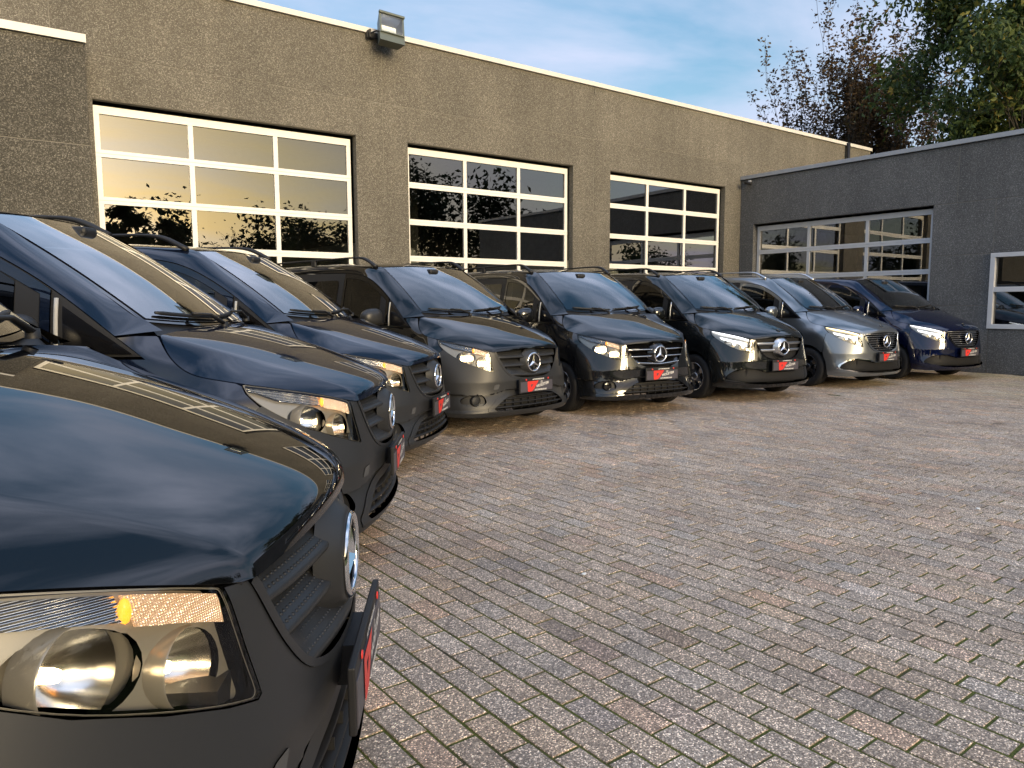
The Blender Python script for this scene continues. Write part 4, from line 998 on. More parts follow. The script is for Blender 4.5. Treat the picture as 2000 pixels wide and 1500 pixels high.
def chrome_line(zl, xin, sg, drop=0.0, r=0.009):
    mb = MB(); xo = gx(zl+0.02)-0.012; xs = np.linspace(xin, xo, 16) if sg else np.linspace(-xo, xo, 31)
    p = front_path(xs, zl+drop*(np.abs(xs)/0.45), 0.022*(1-(np.abs(xs)/.46)**2)-0.004); p[:, 0] *= (sg or 1); mb.tube([tuple(q) for q in p], r, 6, True, True, None, 0.8)
    return mb.mesh('trim_strip')
STRIPS = [chrome_line(.838, .112, 1), chrome_line(.838, .112, -1), chrome_line(.752, .12, 1), chrome_line(.752, .12, -1), chrome_line(.650, 0.0, 0, drop=0.03)]
def bar(zl, xin, r, sg, drop=0.0):
    mb = MB(); xo = gx(zl)-0.006; xs = np.linspace(xin, xo, 16) if sg else np.linspace(-xo, xo, 27)
    p = front_path(xs, zl+drop*(np.abs(xs)/.45), -0.004); p[:, 0] *= (sg or 1); V, F = ribbon(p, [(.03, r*.7), (.006, r), (0, r*.6), (0, -r*.6), (.006, -r), (.03, -r*.7)]); mb.add(V, F, True)
    return mb.mesh('grille_bar')
BARS = [bar(z, .10, .019, sg) for z in (.838, .742) for sg in (1, -1)]
EQS = [bar(z, 0.0, .0055, 0) for z in np.linspace(.645, .900, 8)]
def frame_strip(w0, w1, off):
    g = curve(GR, 26); out = np.array([(x+w0, z-w0*.7) for x, z in g]); inn = np.array([(x-w1, z+w1*.6) for x, z in g])[::-1]; inn[-1, 0] = 0; out[0, 0] = 0; inn[:, 0] = np.maximum(inn[:, 0], 0)
    l = np.array(UX(np.vstack([out, inn]))); t = trim(FRONT, l, [], 0.02, FSC, 0.015, offset=off); return tmesh('grille_frame', t, both=True)
P['grille_frame'] = frame_strip(.004, .014, .004); P['grille_frame_wide'] = frame_strip(.010, .020, .006)
P['eq_panel'] = tmesh('grille_panel', trim(FRONT, g_loop, [], 0.03, FSC, 0.0, offset=-0.022))
ZS = .776
def boss():
    mb = MB(); mb.lathe([(.165, .085), (.150, .066), (.132, .046), (.120, .032), (.112, .025), (.105, .024), (.100, .030)], 40, 'Y', Matrix.Translation((0, 0, ZS))); return mb.mesh('emblem_mount')
P['boss'] = boss()
def emblem(sc=1.0, y0=0.020):
    mb = MB(); n = 48
    prof = [(.098+.0105*math.cos(a), y0+.0085*math.sin(a)) for a in np.linspace(0, 2*math.pi, 11)]
    mb.lathe([(r*sc, y0+(y-y0)*sc) for r, y in prof], n, 'Y', Matrix.Translation((0, 0, ZS)))
    for k in range(3):
        a = math.pi/2+k*2*math.pi/3; T = Vector((math.cos(a)*.093*sc, y0+.001, ZS+math.sin(a)*.093*sc)); C = Vector((0, y0-.013*sc, ZS))
        B = [Vector((math.cos(a+s*math.pi/3)*.0235*sc, y0+.006*sc, ZS+math.sin(a+s*math.pi/3)*.0235*sc)) for s in (-1, 1)]
        mb.add([C, B[0], T, B[1]], [(0, 1, 2), (0, 2, 3)])
    return mb.mesh('emblem')
P['emblem'] = emblem(); P['emblem_disc'] = MB().lathe([(0, .034), (.06, .033), (.096, .028)], 40, 'Y', Matrix.Translation((0, 0, ZS))).mesh('emblem_disc')
mb = MB(); mb.lathe([(0, -.004), (.026, -.003), (.031, 0), (.032, .006)], 28, 'Z', Matrix.Translation((0, .135, 1.026)) @ Matrix.Rotation(R(24), 4, 'X')); P['badge'] = mb.mesh('badge')
mb = MB(); mb.lathe([(.0, -.005), (.010, -.005), (.011, -.0045), (.022, -.0045), (.024, -.005), (.027, -.005), (.027, -.003)], 28, 'Z', Matrix.Translation((0, .135, 1.026)) @ Matrix.Rotation(R(24), 4, 'X')); P['badge_ring'] = mb.mesh('badge_ring')
# headlights (built for the vehicle's left, mirrored for its right)
def lampset(mirror):
    out = {}
    def tm(name, *a): return tmesh(name, *a, mirror=mirror)
    out['lens'] = tm('lens', trim(FRONT, HLu, [], 0.018, FSC, 0.012, offset=0.0015))
    c = HLu.mean(0); inner = c+(HLu-c)*0.985
    V, F, N = trim(FRONT, inner, [], 0.04, FSC, 0.0, offset=-0.125)
    W = trim(FRONT, inner, [], 0.5, FSC, 0.13, offset=-0.003); W = (W[0], [f for f in W[1] if len(f) == 4], W[2])
    out['housing'] = tm('housing', (V, F, N), W)
    rimo = HLu; rimi = c+(HLu-c)*0.972
    out['rim'] = tm('lens_rim', trim(FRONT, rimo, [rimi], 0.02, FSC, 0.0, offset=-0.006))
    top = np.array([(.562, .905), (.62, .930), (.735, .973), (.862, 1.015), (.893, 1.025)]); tc = curve(top, 30)
    def band(x0, x1, d0, d1, off, fl=.012):
        x = np.linspace(x0, x1, 18); zt = np.interp(x, tc[:, 0], tc[:, 1])
        w = np.clip((.905-x)/.08, 0.25, 1); l = np.vstack([np.stack([x, zt-d0], 1), np.stack([x, zt-d0-(d1-d0)*w], 1)[::-1]])
        return trim(FRONT, np.array(UX(l)), [], 0.015, FSC, fl, offset=off)
    out['brow'] = tm('brow', band(.690, .893, .004, .050, -.020))
    out['indicator'] = tm('indicator', band(.562, .683, .004, .058, -.018))
    mk = MB(); q = front_path([.687], [.925], -.020)[0]; mk.lathe([(0, -.022), (.006, -.018), (.010, -.008), (.010, .008), (.006, .018), (0, .022)], 14, 'Z', Matrix.Translation((q[0]*(-1 if mirror else 1), q[1], q[2]))); out['marker'] = mk.mesh('marker')
    low = [(.566, .835), (.70, .882), (.80, .918), (.885, .945), (.845, .872), (.775, .808), (.69, .760), (.60, .722), (.552, .706), (.548, .72)]
    b1, b2 = (.752, .846, .074), (.622, .790, .066)
    circ = lambda b, k=1.0: UX([(b[0]+math.cos(a)*b[2]*k, b[1]+math.sin(a)*b[2]*k) for a in np.linspace(0, 2*math.pi, 24, endpoint=False)])
    out['bezel'] = tm('bezel', trim(FRONT, c+(HLu-c)*0.985, [circ(b1), circ(b2)], 0.018, FSC, 0.0, offset=-.050, hflange=0.03))
    out['bowls'] = []; out['bulbs'] = []; out['shroud'] = []
    for b in (b1, b2):
        p = FRONT(np.array([ux(b[0], b[1])]), np.array([b[1]]))[0]; n = FRONT.normal(np.array([ux(b[0], b[1])]), np.array([b[1]]))[0]; n = n if n[1] < 0 else -n
        d = (Vector((0, -1, 0))*0.75+Vector(n)*0.45).normalized(); o = Vector(p)-Vector(n)*0.052
        M = Matrix.Translation(o) @ d.to_track_quat('Z', 'Y').to_matrix().to_4x4()
        if mirror: M = Matrix.Scale(-1, 4, (1, 0, 0)) @ M
        r = b[2]*1.02; bowls = MB(); bulbs = MB(); shroud = MB()
        bowls.lathe([(0.004, -.075), (r*.35, -.068), (r*.62, -.050), (r*.85, -.025), (r, 0.0), (r*1.03, .006)], 32, 'Z', M)
        shroud.lathe([(r*1.03, .006), (r*1.07, .004), (r*1.07, -.05)], 32, 'Z', M)
        bulbs.lathe([(0, -.030), (.010, -.032), (.0125, -.045), (.0125, -.070)], 14, 'Z', M)
        out['bowls'].append(bowls.mesh('reflector')); out['bulbs'].append(bulbs.mesh('bulb')); out['shroud'].append(shroud.mesh('shroud'))
    # LED insert for the dressier vans
    out['led_brow'] = tm('led_brow', band(.568, .893, .004, .026, -.016))
    hook = np.array([(.590, .850), (.70, .888), (.80, .925), (.845, .944), (.838, .916), (.790, .888), (.70, .852), (.61, .806), (.592, .80)])
    out['led_hook'] = tm('led_hook', trim(FRONT, np.array(UX(hook)), [np.array(UX([(.612, .842), (.70, .872), (.80, .908), (.815, .912), (.79, .898), (.70, .866), (.625, .826)]))], 0.015, FSC, 0.01, offset=-.034))
    out['projector'] = []; out['projector_lens'] = []
    for x, z, r in ((.735, .850, .030), (.645, .808, .030), (.590, .762, .024)):
        pr = MB(); pl = MB(); p = front_path([x], [z], -.055)[0]; M = Matrix.Translation(p) @ (Vector((.15, -1, 0.0))).to_track_quat('Z', 'Y').to_matrix().to_4x4()
        if mirror: M = Matrix.Scale(-1, 4, (1, 0, 0)) @ M
        pr.lathe([(r*1.25, .0), (r*1.2, .012), (r, .010), (r, 0)], 24, 'Z', M); pl.lathe([(r, .004), (r*.8, .014), (r*.5, .021), (0, .025)], 20, 'Z', M); out['projector'].append(pr.mesh('projector')); out['projector_lens'].append(pl.mesh('projector_lens'))
    return out
LAMP = {1: lampset(False), -1: lampset(True)}
def foglamp(sg):
    p = front_path([.718], [.392], -.022, FRONT_A)[0]; M = Matrix.Translation(p) @ Vector((.22, -1, 0)).to_track_quat('Z', 'Y').to_matrix().to_4x4()
    if sg < 0: M = Matrix.Scale(-1, 4, (1, 0, 0)) @ M
    mb = MB(); mb.lathe([(.058, -.03), (.056, .004), (.050, .010), (.044, .010), (.042, .004)], 30, 'Z', M); mb2 = MB(); mb2.lathe([(.043, .004), (.025, .008), (0, .009)], 24, 'Z', M)
    v, f, n = trim(FRONT_A, FOGr, [], 0.03, FSC, 0.0, offset=-0.040); mb.add([tuple(q*np.array([sg, 1, 1])) for q in v], [tuple(q) for q in f], True)
    return mb.mesh('fog_lamp'), mb2.mesh('fog_lens')
FOGM = {1: foglamp(1), -1: foglamp(-1)}
p = front_path([-.505], [.492], .0015)[0]
P['tow_cover'] = tmesh('tow_cover', trim(FRONT, np.array(UX(round_loop([(-.475, .560), (-.530, .555), (-.545, .502), (-.490, .507)], .012, 3))), [], 0.02, FSC, 0.004, offset=0.003))
# upper body
P['bonnet'] = bonnet_mesh()
G = frame_grid(); V, F = grid_mesh('f', G)
def gridm(name, G, mirror=False, both=False):
    V, F = grid_mesh(name, G); V = np.array(V); c = V.mean(0)
    VV = []; FF = []; b = 0
    for sg in ((1, -1) if both else ((-1,) if mirror else (1,))):
        v = V*np.array([sg, 1, 1]); f0 = F[len(F)//2]; n = np.cross(v[f0[1]]-v[f0[0]], v[f0[2]]-v[f0[0]]); o = v[f0[0]]-np.array([0, 2.5, 0.8])
        VV.append(v); FF += [tuple(i+b for i in (f if n @ o > 0 else f[::-1])) for f in F]; b += len(v)
    return mesh(name, np.vstack(VV), FF, True)
P['pillar'] = {1: gridm('pillar_frame', G), -1: gridm('pillar_frame', G, mirror=True)}
P['roof'] = gridm('roof', roof_grid())
def rect_loop(u0, u1, v0, v1): return [(u0, v0), (u1, v0), (u1, v1), (u0, v1)]
P['windscreen'] = tmesh('windscreen', trim(SCREEN, rect_loop(-.985, .985, .02, .985), [], 0.04, (.66, 1.05), 0.01, offset=0.003))
P['screen_band'] = tmesh('screen_band', trim(SCREEN, rect_loop(-1.04, 1.04, -.005, 1.01), [round_loop(rect_loop(-.94, .94, .075, .955), .05)], 0.03, (.66, 1.05), 0.0, offset=-0.002))
def side(surf, loop, sg, name, step=0.035, **kw): return tmesh(name, trim(surf, np.array(loop), [], step, (1, 1), kw.pop('flange', 0.02), flip=False, **kw) if False else trim(surf, np.array(loop), kw.pop('holes', []), step, (1, 1), kw.pop('flange', 0.02), **kw), mirror=sg < 0)
seam = [(s, z-.005) for x, s, z in curve(B_S, 40) if s > .612]
def fs_(x, z): return float(FRONT(np.array([ux(x, z)]), np.array([z]))[0, 1])
fender = [(.580, .61), (.568, .75), (.555, .90), (fs_(.893, .925)+.006, .926), (fs_(.898, .937)+.004, .938), (fs_(.912, .99)+.004, .990), (fs_(.906, 1.031)+.006, 1.026)]+seam+[(1.012, 1.262), (1.09, 1.264), (1.160, 1.258), (1.10, 1.208), (1.034, 1.156), (1.40, 1.160), (1.402, .80), (1.365, .46), (1.338, .345), (1.33, .275), (1.274, .275)]+arc_pts(WHC, WHR, R(-9), R(135.5), 26)
fdoor = [(1.410, 1.160), (1.410, .80), (1.373, .46), (1.346, .33), (2.415, .32), (2.42, 1.178)]
sdoor = [(2.43, .32), (3.62, .32), (3.62, 1.183), (2.43, 1.179)]
rquart = [(3.63, .32), (3.695, .32), (3.712, .335)]+arc_pts(RWC, WHR, R(180), R(0), 24)+[(4.49, .30), (5.09, .34), (5.10, 1.19), (3.63, 1.184)]
sill = [(1.28, .225), (3.72, .225), (3.72, .318), (1.33, .318)]
frame_o = [(1.455, 1.185)]+[(1.455, dz_at(1.455)-.012)]+[(s, dz_at(s)-.010) for s in np.linspace(1.5, 2.43, 16)]+[(2.43, 1.19)]
frame_h = [(1.50, 1.200)]+[(1.50, dz_at(1.50)-.06)]+[(s, dz_at(s)-.062-.02*max(0, (s-2.2))) for s in np.linspace(1.56, 2.385, 14)]+[(2.385, 1.205)]
dwin = [(1.62, 1.203)]+[(1.62, dz_at(1.62)-.075)]+[(s, dz_at(s)-.068-.02*max(0, s-2.2)) for s in np.linspace(1.68, 2.375, 14)]+[(2.375, 1.207)]
sail = [(1.504, 1.202), (1.504, dz_at(1.504)-.064), (1.612, dz_at(1.612)-.070), (1.612, 1.205)]
quarter = [(1.085, 1.182), (1.395, 1.188), (1.400, dz_at(1.40)-.045), (1.24, dz_at(1.24)-.035)]
blackp = [(1.045, 1.170), (5.04, 1.19)]+[(s, dz_at(s)-.006) for s in np.linspace(5.04, 1.06, 60)]
rwin = [round_loop([(2.56, 1.21), (3.56, 1.215), (3.56, 1.72), (2.56, 1.72)], .06), round_loop([(3.68, 1.215), (4.92, 1.215), (4.92, 1.70), (3.68, 1.72)], .06)]
for sg in (1, -1):
    P['fender', sg] = side(SIDE, fender, sg, 'fender'); P['door', sg] = side(SIDE, fdoor, sg, 'front_door', .06); P['sdoor', sg] = side(SIDE, sdoor, sg, 'sliding_door', .08); P['rquart', sg] = side(SIDE, rquart, sg, 'rear_quarter', .06)
    P['sill', sg] = side(SIDE, sill, sg, 'sill', .08, offset=-.004)
    P['dframe', sg] = side(SGL, frame_o, sg, 'door_frame', .03, holes=[frame_h], offset=.006, flange=.012)
    P['dwin', sg] = side(SGL, dwin, sg, 'door_window', .05, offset=.001, flange=0)
    P['sail', sg] = side(SGL, sail, sg, 'mirror_sail', .05, offset=.004, flange=0)
    P['quarter', sg] = side(SGL, quarter, sg, 'quarter_window', .04, offset=.004, flange=0)
    P['glaze', sg] = side(SGL, blackp, sg, 'window_surround', .06, offset=-.004, flange=0, holes=[dwin, rwin[0], rwin[1]])
    P['rwin', sg] = [tmesh('side_window', trim(SGL, q, [], .08, (1, 1), 0, offset=.001), mirror=sg < 0) for q in rwin]
    mb = MB(); q = SGL(np.array([1.428]*6), np.linspace(1.175, dz_at(1.428)-.03, 6)); mb.tube([(sg*(a[0]+.004), a[1], a[2]) for a in q], .011, 6, True, True, None, .6); P['divider', sg] = mb.mesh('window_divider')
    mb = MB(); mb.box((sg*.955, 2.27, 1.035), (.05, .20, .03), bevel=.012); P['handle', sg] = mb.mesh('door_handle')
    # roof rail
    path = [(.705, 1.96, 1.872), (.712, 2.06, 1.925), (.716, 2.17, 1.972), (.718, 2.30, 1.993), (.720, 2.6, 2.000), (.720, 3.5, 2.002), (.720, 4.4, 1.998), (.715, 4.62, 1.975), (.705, 4.78, 1.90)]
    q = curve(path, 46); mb = MB(); rr = np.interp(q[:, 1], [1.96, 2.15, 2.35, 4.4, 4.78], [.028, .024, .0145, .0145, .026]); mb.tube([(sg*a[0], a[1], a[2]) for a in q], list(rr), 10, True, True, None, .8)
    for s in (3.35,): mb.box((sg*.72, s, 1.955), (.035, .10, .09), bevel=.01)
    P['rail', sg] = mb.mesh('roof_rail')
    # mirror
    bm = bmesh.new(); bmesh.ops.create_uvsphere(bm, u_segments=24, v_segments=16, radius=1.0)
    for v in bm.verts:
        x, y, z = v.co; y2 = y*(.085 if y < 0 else .055)
        f = lambda a, p: math.copysign(abs(a)**p, a)
        v.co = Vector((sg*(1.105+.135*f(x, .75)), 1.525+f(y, .8)*(.095 if y < 0 else .05), 1.270+f(z, .75)*(.100-.02*x)))
    me = bpy.data.meshes.new('mirror_shell'); bm.to_mesh(me); bm.free(); me.polygons.foreach_set('use_smooth', [True]*len(me.polygons)); P['mirror', sg] = me
    mb = MB(); mb.tube([(sg*.925, 1.545, 1.195), (sg*.97, 1.535, 1.195), (sg*1.03, 1.53, 1.215)], [.035, .03, .035], 10, True, True, None, .6); P['mirror_arm', sg] = mb.mesh('mirror_arm')
    mb = MB(); mb.add([(sg*(1.105+.112*math.cos(a)), 1.574, 1.270+.082*math.sin(a)) for a in np.linspace(0, 2*math.pi, 24, endpoint=False)], [tuple(range(24))]); P['mirror_glass', sg] = mb.mesh('mirror_glass')
    mb = MB(); q = [(sg*(1.00+.215*t), 1.438+.10*(2*t-1)**4+.012, 1.252-.004*t) for t in np.linspace(0.05, 1, 12)]; mb.tube(q, .010, 6, True); P['mirror_lamp', sg] = mb.mesh('mirror_indicator')
# cowl, wipers, dash, seats, core
mb = MB()
xs = np.linspace(-.70, .70, 29); cs = SCREEN(xs/.70*.98, np.full(29, .03)); hb = curve([(0, .985, 1.300), (.4, .985, 1.290), (.795, 1.005, 1.266)], 40)
hx = np.interp(np.abs(xs), hb[:, 0], hb[:, 1]); hz = np.interp(np.abs(xs), hb[:, 0], hb[:, 2])
V = [(x, s-.03, z-.022) for x, s, z in zip(xs, hx, hz)]+[(x, (s+c[1])/2, min(z, c[2])-.014) for x, s, z, c in zip(xs, hx, hz, cs)]+[(c[0], c[1]+.01, c[2]-.004) for c in cs]
mb.add(V, [(i+29*j, i+1+29*j, i+30+29*j, i+29+29*j) for j in range(2) for i in range(28)], True); P['cowl'] = mb.mesh('cowl')
def wiper(x0, x1, v0, v1, px, pv):
    mb = MB(); q = []
    for t in np.linspace(0, 1, 14):
        u = (x0+(x1-x0)*t)/.70; v = v0+(v1-v0)*t; p = SCREEN(np.array([u]), np.array([v]))[0]; n = SCREEN.normal(np.array([u]), np.array([v]))[0]; n = n if n[2] > 0 else -n; q.append(tuple(p+n*.016))
    mb.tube(q, [.006]+[.009]*12+[.006], 6, True, True, None, 1.3)
    a = SCREEN(np.array([px/.70]), np.array([pv]))[0]+np.array([0, -.03, .012]); m = Vector(q[6])+Vector((0, -.012, .012)); b2 = (Vector(a)+m)/2+Vector((0, -.01, .022))
    mb.tube([tuple(a), tuple(b2), tuple(m)], [.017, .012, .009], 8, True, True, None, .7)
    mb.lathe([(0, .012), (.020, .010), (.022, -.02)], 12, 'Z', Matrix.Translation(a)); return mb.mesh('wiper')
P['wiper1'] = wiper(-.60, -.03, .060, .045, -.10, -.01); P['wiper2'] = wiper(.02, .60, .052, .085, .50, .0)
mb = MB()
for t in np.linspace(0, 1, 9)[:-1]: pass
prof = [(1.06, 1.255), (1.20, 1.30), (1.36, 1.305), (1.47, 1.27), (1.50, 1.18), (1.46, .95)]
V = [(x, s+.10*abs(x/.8)**2*(1 if k < 2 else .3), z) for x in np.linspace(-.80, .80, 13) for k, (s, z) in enumerate(prof)]; k = len(prof)
mb.add(V, [(i*k+j, i*k+j+1, (i+1)*k+j+1, (i+1)*k+j) for i in range(12) for j in range(k-1)], True)
mb.box((.40, 1.46, 1.30), (.34, .16, .06), bevel=.025); P['dash'] = mb.mesh('dashboard')
mb = MB(); M = Matrix.Translation((.40, 1.60, 1.22)) @ Matrix.Rotation(R(-62), 4, 'X')
mb.lathe([(.185+.014*math.cos(a), .014*math.sin(a)) for a in np.linspace(0, 2*math.pi, 9)], 32, 'Z', M); mb.box((0, 0, -.02), (.34, .05, .03), M, .01); mb.box((0, -.01, -.015), (.13, .11, .05), M, .02); P['steer'] = mb.mesh('steering_wheel')
def seat(x):
    mb = MB(); mb.box((x, 1.98, .86), (.50, .52, .16), bevel=.06); Mr = Matrix.Translation((x, 2.26, 1.22)) @ Matrix.Rotation(R(-14), 4, 'X'); mb.box((0, 0, 0), (.48, .15, .66), Mr, .06); mb.box((0, -.01, .46), (.27, .11, .20), Mr, .05); mb.tube([(x-.07, 2.18, 1.55), (x-.07, 2.16, 1.6)], .008, 6); return mb.mesh('seat')
P['seat1'] = seat(.42); P['seat2'] = seat(-.42)
mb = MB(); mb.box((0, 1.74, 1.775), (.26, .045, .075), Matrix.Identity(4), .02); mb.tube([(0, 1.75, 1.79), (0, 1.79, 1.83)], .012, 6); mb.box((0, 1.77, 1.83), (.14, .12, .05), bevel=.02); P['inmirror'] = mb.mesh('inner_mirror')
for sg in (1, -1):
    P['bpillar', sg] = MB().tube([(sg*.80, 2.46, 1.10), (sg*.79, 2.47, 1.45), (sg*.74, 2.47, 1.78)], [.045, .04, .035], 6).mesh('inner_pillar')
mb = MB()
mb.box2((-.60, .17, .27), (.60, 5.02, .74)); mb.box2((-.86, 1.32, .27), (.86, 3.65, 1.0)); mb.box2((-.84, .80, .742), (.84, 1.318, 1.02)); mb.box2((-.50, .20, .742), (.50, .798, .90)); mb.box2((-.84, 3.652, .80), (.84, 5.02, 1.0)); mb.box2((-.84, 4.52, .30), (.84, 5.02, .798))
mb.box2((-.80, 3.0, 1.002), (.80, 3.05, 1.85)); P['core'] = mb.mesh('light_block_core')  # black boxes added inside the body to stop light leaking through
mb = MB(); mb.add([(x*sx, 5.10, z) for x, z in ((.88, .34), (.92, 1.0), (.88, 1.2), (.80, 1.78), (.62, 1.88)) for sx in (1,)]+[(-x, 5.10, z) for x, z in ((.62, 1.88), (.80, 1.78), (.88, 1.2), (.92, 1.0), (.88, .34))], [tuple(range(10))]); P['tailgate'] = mb.mesh('tailgate')
# wheels
def wheel_meshes():
    t = MB(); pr = [(.212, -.095), (.235, -.107), (.275, -.110), (.310, -.104), (.327, -.090), (.333, -.075), (.335, -.060), (.327, -.056), (.327, -.048), (.3352, -.044), (.3355, -.008), (.328, -.005), (.328, .005), (.3355, .008), (.3352, .044), (.327, .048), (.327, .056), (.335, .060), (.333, .075), (.327, .090), (.310, .104), (.275, .110), (.235, .107), (.212, .095)]
    t.lathe(pr, 56, 'X'); tm = t.mesh('tyre')
    r = MB(); r.lathe([(.214, .094), (.211, .099), (.203, .096), (.196, .080), (.190, .03), (.190, -.09), (.213, -.095)], 56, 'X')
    r.lathe([(0, .072), (.030, .074), (.055, .070), (.062, .058), (.062, .02)], 40, 'X')
    for k in range(5):
        a = 2*math.pi*k/5+.3
        M = Matrix.Rotation(a, 4, 'X')
        V = [(.062, -.040, .045), (.062, .040, .045), (.058, .024, .115), (.084, .046, .198), (.084, -.046, .198), (.058, -.024, .115)]
        Vb = [(x-.035, y*1.1, z) for x, y, z in V]
        F = [(0, 1, 2, 5), (5, 2, 3, 4)]+[tuple(reversed(tuple(i+6 for i in f))) for f in ((0, 1, 2, 5), (5, 2, 3, 4))]+[(i, (i+1) % 6, 6+(i+1) % 6, 6+i) for i in range(6)]
        r.add(V+Vb, F, False, M)
    rm = r.mesh('rim')
    d = MB(); d.lathe([(0, .005), (.14, .005), (.145, -.02)], 40, 'X'); d.lathe([(.188, -.03), (.0, -.035)], 30, 'X'); dm = d.mesh('brake_disc')
    return tm, rm, dm
WHEEL = wheel_meshes()
# number plate
def text_mesh(s, size, shear=0.0, extrude=0.0, width=None, bold=0.0):
    cu = bpy.data.curves.new('lettering', 'FONT'); cu.body = s; cu.size = size; cu.shear = shear; cu.extrude = extrude; cu.offset = bold; cu.align_x = 'LEFT'; cu.resolution_u = 2
    o = bpy.data.objects.new('lettering', cu); COL.objects.link(o); bpy.context.view_layer.update()
    me = bpy.data.meshes.new_from_object(o.evaluated_get(bpy.context.evaluated_depsgraph_get())); bpy.data.objects.remove(o); bpy.data.curves.remove(cu)
    V = np.array([v.co[:] for v in me.vertices]); F = [tuple(p.vertices) for p in me.polygons]; bpy.data.meshes.remove(me)
    if width: V[:, 0] *= width/(V[:, 0].max()-V[:, 0].min())
    return V, F
PX0, PZ0, PW, PH = -.26, .458, .52, .112
def plate_meshes():
    y = -.022
    hold = MB(); hold.box2((-.272, y+.002, .447), (.272, y+.020, .607), bevel=.004); hold.box2((-.10, y+.02, .48), (.10, .05, .58)); hm = hold.mesh('plate_holder')
    pl = MB(); pl.box2((PX0, y-.001, PZ0), (PX0+PW, y+.004, PZ0+PH), bevel=.001); pm = pl.mesh('plate_face')
    def at(fx, fz): return PX0+PW*fx, PZ0+PH*fz
    red = MB(); yy = y-.0035
    sh = round_loop([at(.205, 1.02), at(.55, 1.02), at(.375, .05), at(.215, -.02)], [.012, .004, .03, .02], 4)
    hole = [at(.305, .70), at(.385, .70), at(.322, .40)]
    ed = [(i, (i+1) % len(sh)) for i in range(len(sh))]+[(len(sh)+i, len(sh)+(i+1) % 3) for i in range(3)]
    vs, es, fs, *_r = delaunay_2d_cdt([Vector(p) for p in list(map(tuple, sh))+hole], ed, [], 1, 1e-6)
    Pq = np.array([(v.x, v.y) for v in vs]); fs = [f for f in fs if not inpoly(Pq[list(f)].mean(0)[None], np.array(hole))[0]]
    red.add([(a, yy, b) for a, b in Pq], [tuple(f) for f in fs]); red.add([(at(fx, 0)[0]+dx, yy, .586+dz) for fx in () for dx in () for dz in ()], [])
    dots = []
    for fx in (.17, .86): dots.append(MB().lathe([(0, yy), (.010, yy), (.011, yy+.003)], 14, 'Y', Matrix.Translation((at(fx, 0)[0], 0, .5905))).mesh('plate_screw'))
    V, F = text_mesh('VIOLETER', .040, .25, 0, .205, .001); ca, sa = math.cos(R(9)), math.sin(R(9)); x0, z0 = at(.47, .33)
    white = MB(); white.add([(x0+v[0]*ca-v[1]*sa, yy-.001, z0+v[0]*sa+v[1]*ca) for v in V], F)
    V, F = text_mesh('AUTOMOBIELEN.BE', .022, .15, 0, .20, .0008); x0, z0 = at(.42, .06); white.add([(x0+v[0], yy-.001, z0+v[1]) for v in V], F)
    V, F = text_mesh('AUTOMOBIELEN.BE', .020, .0, 0, .19, .0006); white.add([(at(.36, 0)[0]+v[0], y-.002, .583+v[1]) for v in V], F)
    white.lathe([(.014, yy-.001), (.017, yy-.001)], 20, 'Y', Matrix.Translation((at(.645, 0)[0], 0, at(0, .84)[1])))
    for k in range(3):
        a = math.pi/2+k*2*math.pi/3; cx, cz = at(.645, .84); white.add([(cx+math.cos(a)*.015, yy-.001, cz+math.sin(a)*.015), (cx+math.cos(a+1.05)*.004, yy-.001, cz+math.sin(a+1.05)*.004), (cx+math.cos(a-1.05)*.004, yy-.001, cz+math.sin(a-1.05)*.004)], [(0, 1, 2)])
    return hm, pm, red.mesh('plate_logo'), white.mesh('plate_lettering'), dots
PLATEM = plate_meshes()

